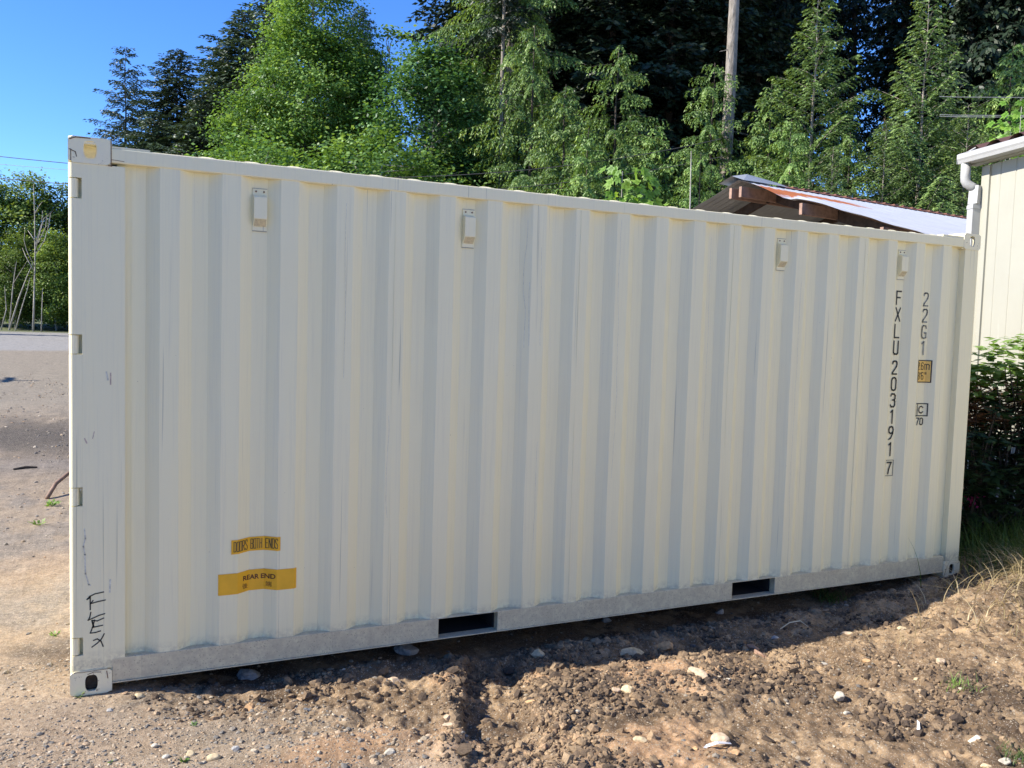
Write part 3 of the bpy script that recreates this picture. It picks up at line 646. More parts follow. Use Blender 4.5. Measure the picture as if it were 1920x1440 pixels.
# ------------------------------------------------------------------ plants: generators
def leaves(C, D, Nn, L, W_, name, m, parent, tone):
    """rhombic leaf faces: C centre, D direction, Nn approx normal, L, W arrays"""
    D = D/np.linalg.norm(D, axis=1, keepdims=True); Sd = np.cross(D, Nn); Sd /= np.linalg.norm(Sd, axis=1, keepdims=True)+1e-9
    L = L[:, None]; W_ = W_[:, None]
    V = np.stack([C-D*L/2, C+Sd*W_/2-D*L*.08, C+D*L/2, C-Sd*W_/2-D*L*.08], 1).reshape(-1, 3)
    Fq = np.arange(len(V)).reshape(-1, 4)
    return npmesh(name, V, Fq, m, parent, tone=tone)
def rnorm(n, sd_=1.0): return RNG.normal(0, sd_, (n, 3))
def conifer(name, H, Rad, m, bark, bare=.05, nb=90, leaf=.10, style='hem', tw=.14, r0=.12, taper=.9, seed=0, droop=.5, lean=(0, 0), gap=.0, wr=(.30, .5), s0=.08):
    global RNG
    RNG = np.random.default_rng(1000+seed)
    root = empty(name); tr = MB(); n = 14
    tp = [(lean[0]*i/n+.03*H*.1*math.sin(i*1.7+seed)*(i/n), lean[1]*i/n, H*i/n) for i in range(n+1)]
    tr.tube([(tp[0][0], tp[0][1], -.3)]+tp[1:], [r0*(1-.93*i/n) for i in range(n+1)], 8)
    Cs, Ds, Ns, Ls, Ws, Ts = [], [], [], [], [], []
    for b in range(nb):
        t = (b+RNG.uniform(0, 1))/nb; t = bare+(1-bare)*t**.92; h = H*t
        u = (t-bare)/(1-bare); Lb = Rad*((1-u)**taper)*RNG.uniform(.45, 1.22)+.12*Rad*(1-u)+.10
        if RNG.uniform() < gap: continue
        az = b*2.39996+RNG.uniform(-.4, .4); out = np.array([math.cos(az), math.sin(az), 0]); sd_ = np.array([-out[1], out[0], 0])
        base = np.array([lean[0]*t, lean[1]*t, h]); up = (.35+.45*u) if style != 'cedar' else .15; dr = droop*(1-.5*u)
        def axis(s): return base+out*(Lb*s)+np.array([0, 0, 1])*(Lb*(up*s-dr*s*s))
        tr.tube([axis(0), axis(.35), axis(.7), axis(.98)], [max(.006, r0*.22*(1-u)), .014*(1-u)+.006, .006, .003], 4, caps=False)
        nt_ = max(3, int(Lb/tw)); 
        s = np.clip((np.arange(nt_)+RNG.uniform(.2, 1, nt_))/nt_, s0, 1)
        for side in (-1, 1):
            tl = (.18+.34*Lb*(1-s)**.75*RNG.uniform(.6, 1.2, nt_))*(1.0 if style != 'cedar' else .85)
            for si, li in zip(s, tl):
                p0 = axis(si); k = max(2, int(li/(leaf*.40))); q = (np.arange(k)+.5)/k
                if style == 'cedar':
                    d = out*.45+sd_*side*.55+np.array([0, 0, -.15]); d2 = np.array([0, 0, -1.0])
                    pos = p0+np.outer(q*li, d)+np.outer((q**2)*li*.9, d2); dirv = d[None]+2*.9*q[:, None]*d2[None]
                else:
                    d = out*.75+sd_*side*.8+np.array([0, 0, -.05]); d /= np.linalg.norm(d)
                    pos = p0+np.outer(q*li, d)+np.outer((q**2)*li*.30, np.array([0, 0, -1.0])); dirv = np.tile(d, (k, 1))-np.outer(q*.6, np.array([0, 0, 1.0]))
                for sg in (-1, 1):
                    ps = pos+RNG.normal(0, leaf*.16, (k, 3)); sv = np.cross(dirv, np.array([0, 0, 1.0])); sv /= np.linalg.norm(sv, axis=1, keepdims=True)+1e-9
                    dd = dirv/np.linalg.norm(dirv, axis=1, keepdims=True)+sg*sv*.6+RNG.normal(0, .18, (k, 3))
                    Cs.append(ps+dd*leaf*.3); Ds.append(dd); Ns.append(np.array([0, 0, .8])+out*.6+RNG.normal(0, .55, (k, 3)))
                    Ls.append(leaf*RNG.uniform(.7, 1.25, k)); Ws.append(leaf*RNG.uniform(wr[0], wr[1], k)); Ts.append(np.clip(.12+.55*q*(.4+.6*si)+RNG.normal(0, .13, k)+.15*(b % 3 == 0), 0, 1))
    if bare > .45:
        for b in range(26):
            h = H*bare*RNG.uniform(.12, 1); a = RNG.uniform(0, 6.28); rr_ = r0*(1-.93*h/H); l_ = RNG.uniform(.1, .5)
            tr.tube([(lean[0]*h/H, lean[1]*h/H, h), (lean[0]*h/H+math.cos(a)*(rr_+l_), math.sin(a)*(rr_+l_), h+RNG.uniform(-.15, .1))], [.018, .006], 4)
    trunk = tr.build('trunk', bark, root, smooth=True)
    leaves(np.concatenate(Cs), np.concatenate(Ds), np.concatenate(Ns), np.concatenate(Ls), np.concatenate(Ws), 'crown', m, root, np.concatenate(Ts))
    return root
def broadleaf(name, H, lobes, m, bark, ncl=260, per=80, leaf=.10, r0=.12, seed=0, spread=.33, base=(0, 0), flat=.5, nlimb=60, fill=.55):
    """lobes: list of (cx,cy,cz,rx,ry,rz). leaf clumps spread through them, limbs run out to the clumps"""
    global RNG
    RNG = np.random.default_rng(2000+seed)
    root = empty(name); vol = np.array([l[3]*l[4]*l[5] for l in lobes])**(.75); pr = vol/vol.sum()
    cl = []
    for i in range(ncl):
        l = lobes[RNG.choice(len(lobes), p=pr)]; d = rnorm(1)[0]; d /= np.linalg.norm(d); r = RNG.uniform(fill, 1.02)**.6
        cl.append([l[0]+d[0]*l[3]*r, l[1]+d[1]*l[4]*r, l[2]+d[2]*l[5]*r]+list(d))
    cl = np.array(cl); tr = MB(); top = max(l[2]+l[5]*.6 for l in lobes); k = 10
    tp = [(base[0]+.12*math.sin(i*.9+seed), base[1]+.1*math.cos(i*1.1+seed), top*i/k-(.3 if i == 0 else 0)) for i in range(k+1)]
    tr.tube(tp, [r0*(1-.85*i/k) for i in range(k+1)], 8)
    for i in RNG.choice(ncl, min(ncl, nlimb), replace=False):
        c = cl[i, :3]; hh = max(.15*top, min(top*.95, c[2]-.35*math.hypot(c[0], c[1])-.2)); t = hh/top*k; j = int(min(k-1, t)); a = np.array(tp[j])*(1-(t-j))+np.array(tp[j+1])*(t-j)
        mid = (a+c)/2+np.array([0, 0, .12*np.linalg.norm(c-a)])+RNG.normal(0, .12, 3)
        tr.tube([a, (a+mid)/2+RNG.normal(0, .05, 3), mid, c], [r0*.25*(1-.6*t/k)+.01, .022, .014, .006], 5, caps=False)
    tr.build('trunk', bark, root, smooth=True)
    n = ncl*per; idx = np.repeat(np.arange(ncl), per); sz = RNG.uniform(.55, 1.35, ncl)[idx]
    off = rnorm(n)*np.array([1, 1, flat])*(spread*sz)[:, None]
    C = cl[idx, :3]+off; outd = cl[idx, 3:]
    Nn = np.array([0, 0, 1.0])+.5*outd+rnorm(n, .55); D = outd+rnorm(n, .8)+np.array([0, 0, -.25])
    D = D-Nn*(np.sum(D*Nn, 1)/np.sum(Nn*Nn, 1))[:, None]
    tone = np.clip(.38+.22*RNG.normal(0, 1, ncl)[idx]+.18*off[:, 2]/(spread*flat)+RNG.normal(0, .12, n), 0, 1)
    leaves(C, D, Nn, leaf*RNG.uniform(.6, 1.25, n), leaf*.8*RNG.uniform(.6, 1.15, n), 'crown', m, root, tone)
    return root
def place(o, px, depth, sc=1.0, rz=0, base=None):
    p = at(px, 620, depth); z = float(gz(p[0], p[1], False)) if base is None else base
    o.location = (p[0], p[1], z); o.rotation_euler = (0, 0, rz); o.scale = (sc, sc, sc); return o
def hgt(py, depth, px=960):
    p = at(px, py, depth); return p[2]-float(gz(p[0], p[1], False))
def setl(o, label, cat, group=None): return tag(o, label, cat, group)

# --- left bank beyond the road
AL = []
for i in range(3):
    h = 9.5
    AL.append(broadleaf('alder_tree', h, [(0, 0, 4.8, 2.2, 2.2, 3.2), (.8, .3, 2.2, 2.0, 2.0, 1.8), (-.9, -.4, 3.0, 1.8, 1.8, 2.0), (.2, 0, 7.6, 1.1, 1.1, 1.5)], L_ALDER, B_ALD, 300, 95, .17, .10, 10+i, .42, nlimb=26))
spots = [(-60, 50, 1.05, 'alder in leaf across the road, at the left edge of the photo'), (5, 52, .98, 'alder across the road behind the leaning bare trunks, left of the grey snag'), (62, 51, 1.03, 'tallest alder across the road, behind the forked grey snag'), (118, 52, .95, 'alder across the road right of the snag, beside the container edge'), (175, 54, 1.0, 'alder mostly hidden behind the hinge end of the container'), (30, 48, .60, 'low bushy alder at the roadside under the taller alders, left of the snag'), (105, 48, .62, 'low bushy alder at the roadside right of the bare snag'), (250, 55, .9, 'alder hidden behind the container below the slender conifer')]
for i, (px, d, s, lb) in enumerate(spots):
    o = AL[i] if i < 3 else copy_tree(AL[i % 3]); place(o, px, d, s, i*1.3); setl(o, lb, 'tree', 'alders across the road')
# bare grey snag and leaning bare trunks in front of the alders
def bare(name, px, depth, pl, r, label, grp='bare trunks across the road'):
    p = at(pl[0][0][0], pl[0][0][1], depth); zb = float(gz(p[0], p[1], False)); o0 = np.array([p[0], p[1], zb])
    m = MB()
    for j, q in enumerate(pl):
        P3 = [at(a, b, depth+.25*math.sin(3*j+k))-o0 for k, (a, b) in enumerate(q)]
        if j == 0: P3[0] = np.array([P3[0][0], P3[0][1], -.2])
        rr = r*(1 if j == 0 else .5); m.tube(P3, [rr*(1-.75*k/(len(P3)-1)) for k in range(len(P3))], 6)
    o = m.build(name, B_DEAD, smooth=True); o.location = tuple(o0); return setl(o, label, 'tree', grp)
bare('dead_tree', 62, 46, [[(62, 622), (64, 560), (66, 480), (65, 400), (63, 345)], [(66, 470), (74, 440), (82, 410), (100, 395)], [(66, 460), (78, 420), (80, 395)], [(68, 475), (84, 450), (92, 420), (95, 400)], [(65, 450), (58, 440), (52, 432)], [(65, 500), (50, 470), (45, 450), (47, 430)], [(72, 455), (86, 425), (88, 400)], [(66, 400), (74, 385), (80, 378)], [(62, 505), (48, 480), (42, 465)]], .06, 'forked grey dead snag across the road, the tallest bare trunk')
bare('dead_tree', 30, 46, [[(15, 612), (35, 560), (50, 520), (62, 492)]], .055, 'bare pale trunk leaning right against the grey snag')
bare('dead_tree', 30, 46, [[(27, 618), (40, 580), (52, 540), (56, 520)]], .04, 'short bare trunk leaning right at the foot of the snag')
bare('dead_tree', 5, 46, [[(0, 615), (12, 580), (9, 540), (9, 535)]], .04, 'crooked bare trunk, leftmost of the leaning trunks')
bare('dead_tree', 20, 46, [[(16, 565), (24, 540), (28, 510), (31, 490)], [(26, 530), (38, 510), (52, 488)]], .04, 'upright bare forked trunk between the crooked and the leaning one')
bare('dead_tree', 77, 46, [[(77, 620), (79, 570), (80, 540)]], .035, 'thin straight bare trunk just right of the snag')

# --- distant dark conifers left of the maple
c1 = conifer('slender_conifer', 17, 2.6, L_DIST, B_DK, .30, 130, .17, 'hem', .2, .16, .45, 21, .55, gap=.15)
place(c1, 235, 56, hgt(135, 56)/17); setl(c1, 'slender open conifer standing alone against the sky at the left', 'tree')
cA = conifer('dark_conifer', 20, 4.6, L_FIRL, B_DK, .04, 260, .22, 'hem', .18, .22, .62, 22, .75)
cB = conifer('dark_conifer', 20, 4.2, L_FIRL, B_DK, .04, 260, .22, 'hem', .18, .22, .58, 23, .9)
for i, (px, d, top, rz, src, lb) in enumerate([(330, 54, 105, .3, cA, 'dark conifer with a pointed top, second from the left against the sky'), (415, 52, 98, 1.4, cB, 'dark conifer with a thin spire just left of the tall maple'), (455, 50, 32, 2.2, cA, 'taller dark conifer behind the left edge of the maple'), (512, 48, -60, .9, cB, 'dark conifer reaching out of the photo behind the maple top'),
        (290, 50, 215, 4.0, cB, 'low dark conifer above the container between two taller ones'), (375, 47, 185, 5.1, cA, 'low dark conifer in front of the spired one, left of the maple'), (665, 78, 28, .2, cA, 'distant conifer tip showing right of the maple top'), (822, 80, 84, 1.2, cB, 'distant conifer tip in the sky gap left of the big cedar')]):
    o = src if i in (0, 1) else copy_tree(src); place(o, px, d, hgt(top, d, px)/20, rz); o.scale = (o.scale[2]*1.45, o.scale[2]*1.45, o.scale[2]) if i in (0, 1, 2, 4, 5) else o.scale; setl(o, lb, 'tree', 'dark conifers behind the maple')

# --- maples
s = 30/FPX
mp = broadleaf('maple_tree', 13.5, [(.1, 0, 9.4, 2.1, 2.2, 2.4), (-1.5, .2, 8.0, 1.5, 1.8, 1.5), (1.3, -.2, 8.8, 1.6, 1.8, 2.2), (.25, 0, 12.3, 1.3, 1.4, 1.6), (-.6, 0, 6.2, 2.6, 2.0, 1.6), (1.5, .2, 10.9, 1.1, 1.3, 1.2), (1.6, 0, 6.0, 1.9, 1.6, 1.4), (-.5, -.3, 10.9, 1.15, 1.3, 1.3), (-2.4, .1, 6.6, .9, 1.0, .8)], L_MAPLE, B_ALD, 850, 130, .112, .15, 31, .30, nlimb=110)
place(mp, 572, 30); setl(mp, 'tall broad maple in bright green leaf behind the left half of the container', 'tree')
m2 = broadleaf('maple_tree', 9, [(0, 0, 6.4, 1.5, 1.5, 2.3), (-.3, 0, 4.0, 1.9, 1.6, 1.7), (.8, .1, 4.4, 1.4, 1.4, 2.2), (.1, 0, 8.0, .8, .8, 1.0)], L_MAPLE2, B_ALD, 440, 125, .11, .11, 32, .30, nlimb=70)
place(m2, 795, 27, hgt(86, 27, 795)/9); setl(m2, 'shorter dark green maple between the broad maple and the big cedar', 'tree')
m3 = broadleaf('thin_maple', 12, [(0, 0, 10.4, .8, .6, .8), (.3, 0, 9.2, .5, .5, .6), (-.2, 0, 7.6, .7, .7, 1.0), (0, 0, 5.4, 1.0, .9, 1.4)], L_MAPLE, B_ALD, 46, 42, .14, .06, 33, .22, nlimb=30)
place(m3, 725, 30, hgt(45, 30, 720)/11.6); setl(m3, 'thin maple whose sparse top pokes into the sky right of the broad maple', 'tree')
m4 = broadleaf('maple_bush', 5, [(0, 0, 3.3, 1.5, 1.2, 1.3), (1.2, 0, 2.8, 1.2, 1.1, 1.1), (-1.0, 0, 2.6, 1.2, 1.1, 1.0)], L_MAPLE, B_ALD, 170, 120, .085, .05, 34, .26, nlimb=40)
place(m4, 690, 22, hgt(268, 22, 690)/4.5); setl(m4, 'low bushy maple just above the container roof, under the broad maple', 'tree')
o = copy_tree(m4); place(o, 480, 24, hgt(265, 24, 480)/4.6, 2.5); setl(o, 'low bushy maple at the lower left corner of the broad maple', 'tree')

# --- big cedars, firs and hemlocks
ced = conifer('cedar_tree', 22, 3.4, L_CEDAR, B_FIR, .10, 170, .125, 'cedar', .15, .20, .55, 41, .55, s0=.2)
place(ced, 940, 29, 1.0, .4); setl(ced, 'big drooping cedar with a pale bare trunk showing, at the edge of the sky', 'tree')
yc = conifer('young_cedar', 9, 3.3, L_CEDAR, B_DK, .0, 110, .085, 'cedar', .115, .10, .62, 42, .5, gap=.1, s0=.22)
yc2 = conifer('young_cedar', 9, 2.9, L_CEDAR, B_DK, .0, 105, .125, 'cedar', .115, .10, .7, 43, .45, gap=.12, s0=.22)
LY = [(1140, 23, 95, .2, yc, 'light green young cedar in the middle, tallest of the drooping ones'), (1045, 21.5, 165, 2.4, yc2, 'young cedar just right of the pale cedar trunk'), (985, 25, 60, 4.4, yc, 'young cedar against the trunk of the big cedar, reaching highest there'), (1215, 22, 240, 1.2, yc2, 'small young cedar right of the tallest drooping one'), (1090, 19.5, 245, 3.3, yc2, 'low young cedar directly above the container roof centre'),
      (1318, 22.5, 128, 5.0, yc, 'young cedar left of the pale fir trunk'), (1425, 22, 165, .9, yc2, 'young cedar right of the pale fir trunk'), (1465, 19.5, 230, 2.0, yc, 'low young cedar above the broken roof ridge'), (1300, 18.5, 290, 3.7, yc, 'low young cedar left of the broken roof, below the bare pole'), (1575, 19.5, 255, 4.2, yc2, 'young cedar behind the middle of the metal roof, between two hemlocks'), (1865, 24, 90, 1.7, yc2, 'young cedar in shade above the white building')]
for i, (px, d, top, rz, src, lb) in enumerate(LY):
    o = src if i in (0, 1) else copy_tree(src); place(o, px, d, hgt(top, d, px)/9, rz); setl(o, lb, 'tree', 'young cedars behind the container')
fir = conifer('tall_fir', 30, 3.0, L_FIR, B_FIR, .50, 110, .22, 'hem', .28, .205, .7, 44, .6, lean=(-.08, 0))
place(fir, 1349, 23, 1.0, -YAW); setl(fir, 'tall fir with a straight pale sunlit trunk bare of branches', 'tree')
o = copy_tree(fir); place(o, 928, 27.5, .72, 1.2); o.scale = (.5, .5, .72); setl(o, 'slim bare conifer trunk standing left of the drooping young cedars', 'tree')
hm = conifer('young_hemlock', 10, 2.8, L_HEM, B_FIR, .0, 130, .075, 'hem', .095, .085, .95, 45, .30, s0=.12)
hm2 = conifer('young_hemlock', 10, 2.8, L_HEM, B_FIR, .0, 130, .075, 'hem', .095, .085, .85, 46, .10, s0=.12)
LH = [(1503, 21, -15, .2, hm, 'young hemlock with a pale thin trunk, right of the tall fir trunk'), (1705, 20, 5, 1.1, hm2, 'pointed young hemlock with a long bare leader, left of the white building'), (1790, 19, 205, 3.0, hm2, 'low young hemlock close to the gutter corner of the white building'), (1640, 19, 235, 4.0, hm2, 'low young hemlock behind the metal roof, left of the pointed one'), (1545, 18.5, 280, 5.2, hm, 'smallest hemlock just above the orange rust patch of the metal roof')]
for i, (px, d, top, rz, src, lb) in enumerate(LH):
    o = src if i in (0, 1) else copy_tree(src); place(o, px, d, hgt(top, d, px)/10, rz); setl(o, lb, 'tree', 'young hemlocks behind the metal roof')
# the dark wall of tall forest behind
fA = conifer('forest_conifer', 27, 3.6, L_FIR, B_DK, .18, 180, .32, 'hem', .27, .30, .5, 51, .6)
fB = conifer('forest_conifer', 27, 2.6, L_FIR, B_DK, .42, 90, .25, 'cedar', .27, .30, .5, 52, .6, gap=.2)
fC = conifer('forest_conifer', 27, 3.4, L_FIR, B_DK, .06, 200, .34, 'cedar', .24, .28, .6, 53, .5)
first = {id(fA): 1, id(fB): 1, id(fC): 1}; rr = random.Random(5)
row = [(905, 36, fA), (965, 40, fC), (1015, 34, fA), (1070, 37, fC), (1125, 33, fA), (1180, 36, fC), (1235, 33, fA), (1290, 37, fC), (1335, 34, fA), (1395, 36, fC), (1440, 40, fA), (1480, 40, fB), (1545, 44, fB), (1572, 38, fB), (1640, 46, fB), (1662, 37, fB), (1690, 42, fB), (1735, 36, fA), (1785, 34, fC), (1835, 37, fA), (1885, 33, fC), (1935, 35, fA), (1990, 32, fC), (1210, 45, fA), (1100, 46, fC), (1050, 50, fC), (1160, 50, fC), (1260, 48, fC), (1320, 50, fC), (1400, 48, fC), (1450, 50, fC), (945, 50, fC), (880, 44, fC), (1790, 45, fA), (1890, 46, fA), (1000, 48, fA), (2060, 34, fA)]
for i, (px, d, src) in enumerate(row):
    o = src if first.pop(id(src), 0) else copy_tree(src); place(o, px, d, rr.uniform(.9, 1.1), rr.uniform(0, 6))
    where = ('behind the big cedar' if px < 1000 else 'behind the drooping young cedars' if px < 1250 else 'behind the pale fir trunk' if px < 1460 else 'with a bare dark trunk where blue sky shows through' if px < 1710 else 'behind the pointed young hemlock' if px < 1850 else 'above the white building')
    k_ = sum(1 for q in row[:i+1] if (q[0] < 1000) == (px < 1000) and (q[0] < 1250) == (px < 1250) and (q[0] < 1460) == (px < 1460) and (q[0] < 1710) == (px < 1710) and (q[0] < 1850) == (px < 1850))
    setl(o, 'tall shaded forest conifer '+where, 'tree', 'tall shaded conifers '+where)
for p_x, p_y, s_, rz in ((-30, 66, .62, 1), (-19.5, 47.5, .5, 2)):
    o = copy_tree(fC); o.location = (p_x, p_y, float(gz(p_x, p_y, False))); o.scale = (s_,)*3; o.rotation_euler = (0, 0, rz); setl(o, 'conifer outside the photo whose shadow falls across the %s' % ('road' if p_y > 60 else 'dirt yard'), 'tree')
for i, (p_x, p_y, s_) in enumerate(((-8.5, -5.5, .40), (-11, -10, .5), (-15, -2.6, .46), (-14, -16, .6))):  # unseen trees added to take light off the left-facing folds
    o = copy_tree(fC); o.location = (p_x, p_y, 0); o.scale = (s_*1.5, s_*1.5, s_); o.rotation_euler = (0, 0, i); setl(o, 'unseen conifer added to darken the left-facing folds of the container side', 'tree', 'unseen conifers added to darken the folds')
# bright young maples close behind the container
def big_leaf(name, H, stems, seed, per=26, sz=.19):
    global RNG
    RNG = np.random.default_rng(3000+seed); root = empty(name); tr = MB(); C, D, Nn, L, T = [], [], [], [], []
    for (x, y, z) in stems:
        tr.tube([(x*.1, y*.1, 0), (x*.4, y*.4, z*.55), (x, y, z)], [.02, .014, .006], 6)
        for k in range(per):
            a = RNG.uniform(0, 6.28); r = RNG.uniform(.05, .30); c = np.array([x+r*math.cos(a), y+r*math.sin(a), z+RNG.uniform(-.30, .12)])
            n_ = np.array([.5*math.cos(a)-.35, .5*math.sin(a)-.6, .5])+RNG.normal(0, .3, 3); d0 = np.array([math.cos(a), math.sin(a), -.5]); d0 = d0-n_*d0.dot(n_)/n_.dot(n_); d0 /= np.linalg.norm(d0); sdv = np.cross(n_/np.linalg.norm(n_), d0); t = RNG.uniform(.2, 1); s_ = sz*RNG.uniform(.6, 1.15)
            for ang, ll in ((0, 1), (.75, .85), (-.75, .85), (1.6, .55), (-1.6, .55)):     # five-lobed leaf
                dv = d0*math.cos(ang)+sdv*math.sin(ang); C.append(c+dv*s_*ll*.33); D.append(dv); Nn.append(n_); L.append(s_*ll*.8); T.append(t)
    tr.build('stem', B_ALD, root); L = np.array(L)
    leaves(np.array(C), np.array(D), np.array(Nn), L, L*.5, 'foliage', L_BRIGHT, root, np.array(T)); return root
p = at(1165, 380, 11.5)
b1 = big_leaf('young_maple', 3.4, [(0, 0, p[2]+.42), (-.18, .1, p[2]+.05), (.15, -.1, p[2]-.05), (-.35, 0, p[2]-.1), (.42, .1, p[2]+.28), (.1, .1, p[2]-.2), (.33, .0, p[2]-.2)], 1)
b1.location = (p[0], p[1], 0); setl(b1, 'bright green young maple peeking over the middle of the container roof', 'young tree')
p = at(1222, 385, 11); b2 = big_leaf('young_maple', 3.1, [(0, 0, p[2]+.0), (.15, 0, p[2]-.08), (-.15, .1, p[2]-.15)], 2, 9, .14); b2.location = (p[0], p[1], 0)
setl(b2, 'small bright green maple sprig over the container roof, right of the larger one', 'young tree')
p = at(1912, 250, 14.5); b3 = big_leaf('young_maple', 5, [(0, 0, p[2]+.45), (-.1, .1, p[2]+.1), (.3, .1, p[2]+.3), (-.35, 0, p[2]-.15), (.2, .0, p[2]-.2), (.4, .2, p[2]+.0), (.6, .1, p[2]+.2)], 3, 22, .2); b3.location = (p[0], p[1], 0)
setl(b3, 'bright green young maple rising above the roof of the white building', 'young tree')
pl_ = MB(); a = at(1294, 380, 16); b = at(1296, 283, 16); pl_.tube([(a[0], a[1], 0), tuple(a), tuple(b)], [.015, .013, .007], 6); o = pl_.build('bare_pole', B_DEAD); setl(o, 'thin bare grey pole standing left of the broken roof', 'pole')

# ------------------------------------------------------------------ overhead wires and pole
def wire(name, pl, d0, d1, r, m, label):
    n = len(pl); P3 = []
    fx = np.array([q[0] for q in pl], float); fy = np.array([q[1] for q in pl], float)
    for x in np.linspace(fx[0], fx[-1], 40): P3.append(at(x, float(np.interp(x, fx, fy)) if n < 4 else float(np.polyval(np.polyfit(fx, fy, min(3, n-1)), x)), d0+(d1-d0)*(x-fx[0])/(fx[-1]-fx[0])))
    b_ = MB().tube(P3, r, 5); o = b_.build(name, m); return setl(o, label, 'wire', 'overhead wires')
wire('overhead_wire', [(-420, 245), (0, 293), (128, 306), (780, 334), (940, 321), (1290, 272), (1352, 262)], 20, 19, .009, M_WIRE, 'upper black overhead wire crossing from the left edge towards the fir trunk')
wire('overhead_wire', [(-420, 292), (0, 333), (128, 347), (800, 362), (1040, 345), (1290, 306), (1355, 294)], 20, 19, .008, M_WIRE, 'lower black overhead wire sagging below the upper one')
wire('overhead_wire', [(-420, 296), (60, 313), (160, 321), (400, 330)], 30, 30, .007, M_WIREL, 'faint thin wire between the two black ones at the left')
for y0_, lb in ((182, 'uppermost of three pale wires left of the white building roof'), (216, 'middle of three pale wires left of the white building roof'), (219, 'lowest of three pale wires left of the white building roof')):
    wire('overhead_wire', [(1762, y0_-1), (1790, y0_), (2100, y0_+2)], 18, 18, .0065, M_WIREL, lb)
up = empty('utility_pole', (-11.6, 23.2, 0)); u = MB(); u.tube([(0, 0, -.3), (0, 0, 7.4)], [.16, .11], 10); u.build('pole', B_DEAD, up); u = MB(); u.beam((0, -.9, 6.9), (0, .9, 6.9), .1, .12); u.build('crossarm', B_DEAD, up)
setl(up, 'wooden utility pole just outside the left edge, its shadow on the dirt yard', 'utility pole')

# ------------------------------------------------------------------ open shed with metal roof
PK = np.array([8.835, 6.207, 4.177]); rdir = np.array([.9917, .1289, 0]); gdir = np.array([.1289, -.9917, 0])
sh = empty('open_shed', (PK[0], PK[1], 0), math.atan2(.1289, .9917)); tag(sh, 'open timber shed with broken grey sheet metal roof behind the container', 'shed')
# local axes: X along the ridge, -Y towards the container
PITCH_R = 1.085/3.15; LEN = 7.4; HW = 3.3; HP = 4.177
def sheet_mat(name, c, rusty=False):
    m, t, p = mat(name); v = coords(t); n = noise(t, v, 3, 5, .6); col = ramp(t, n, [(.3, tuple(x*.85 for x in c)), (.7, c)])
    p.inputs['Metallic'].default_value = .35; p.inputs['Roughness'].default_value = .45
    if rusty:
        sp = t.nodes.new('ShaderNodeSeparateXYZ'); cc = t.nodes.new('ShaderNodeTexCoord'); t.links.new(cc.outputs['Object'], sp.inputs[0])
        # one worn orange patch near the gable, roughly wedge shaped
        m1 = t.nodes.new('ShaderNodeMath'); m1.operation = 'MULTIPLY_ADD'; m1.inputs[1].default_value = .22; m1.inputs[2].default_value = .48; t.links.new(sp.outputs['X'], m1.inputs[0])
        m2_ = t.nodes.new('ShaderNodeMath'); m2_.operation = 'ADD'; t.links.new(sp.outputs['Y'], m2_.inputs[0]); t.links.new(m1.outputs[0], m2_.inputs[1])
        m3_ = t.nodes.new('ShaderNodeMath'); m3_.operation = 'ABSOLUTE'; t.links.new(m2_.outputs[0], m3_.inputs[0])
        m4_ = t.nodes.new('ShaderNodeMath'); m4_.operation = 'MULTIPLY_ADD'; m4_.inputs[1].default_value = .5; t.links.new(noise(t, v, 6, 5, .7), m4_.inputs[0]); t.links.new(m3_.outputs[0], m4_.inputs[2])
        mr = t.nodes.new('ShaderNodeMapRange'); mr.inputs[1].default_value = .42; mr.inputs[2].default_value = .50; mr.inputs[3].default_value = 1; mr.inputs[4].default_value = 0; t.links.new(m4_.outputs[0], mr.inputs[0])
        xl = t.nodes.new('ShaderNodeMapRange'); xl.inputs[1].default_value = 1.6; xl.inputs[2].default_value = 1.9; xl.inputs[3].default_value = 1; xl.inputs[4].default_value = 0; t.links.new(sp.outputs['X'], xl.inputs[0])
        ml = t.nodes.new('ShaderNodeMath'); ml.operation = 'MULTIPLY'; t.links.new(mr.outputs[0], ml.inputs[0]); t.links.new(xl.outputs[0], ml.inputs[1])
        col = mixc(t, ml.outputs[0], col, (.52, .17, .06))
    t.links.new(col, p.inputs['Base Color']); return m
M_ZINC = sheet_mat('zinc_sheet', (.66, .68, .72), True); M_ZINC2 = sheet_mat('dark_zinc_sheet', (.42, .45, .48))
M_BROWN = simple('brown_roof_metal', (.14, .075, .055), .5, .3, var=.3, sc=5); M_TIMB = simple('shaded_timber', (.055, .035, .026), .9, var=.4, sc=14, bst=.5); M_TIMP = simple('pale_timber', (.30, .19, .14), .9, var=.3, sc=14, bst=.5)  # frame timber darkened to stand for shade under the roof, purlins lighter
M_REDCAP = simple('red_ridge_cap', (.24, .10, .065), .7, var=.3, sc=10)
def slope_sheet(x0, x1, sgn, y0, y1, m, name, dz=0, ybend=None):
    xs_ = np.arange(x0, x1+.001, .02); ys_ = np.linspace(y0, y1, 22); Xs, Ys = np.meshgrid(xs_, ys_)
    Zs = HP-PITCH_R*Ys+.007*np.cos(Xs*2*math.pi/.15)**5+dz
    crump = np.exp(-((Xs-x0)/.35)**2)*np.exp(-((Ys-.85)/.22)**2) if sgn < 0 else 0*Xs
    Zs = Zs-.09*crump+.007*np.sin(Ys*9)*np.exp(-((Xs-x0)/.5)**2)
    I_ = np.arange(Xs.size).reshape(Xs.shape); Ff = np.stack([I_[:-1, :-1], I_[:-1, 1:], I_[1:, 1:], I_[1:, :-1]], -1).reshape(-1, 4)
    return npmesh(name, np.stack([Xs+.10*crump, sgn*Ys, Zs], -1).reshape(-1, 3), Ff, m, sh)
slope_sheet(0, LEN, -1, .0, HW, M_ZINC, 'front_roof_slope'); slope_sheet(0, LEN, 1, .0, HW, M_ZINC2, 'back_roof_slope', -.004)
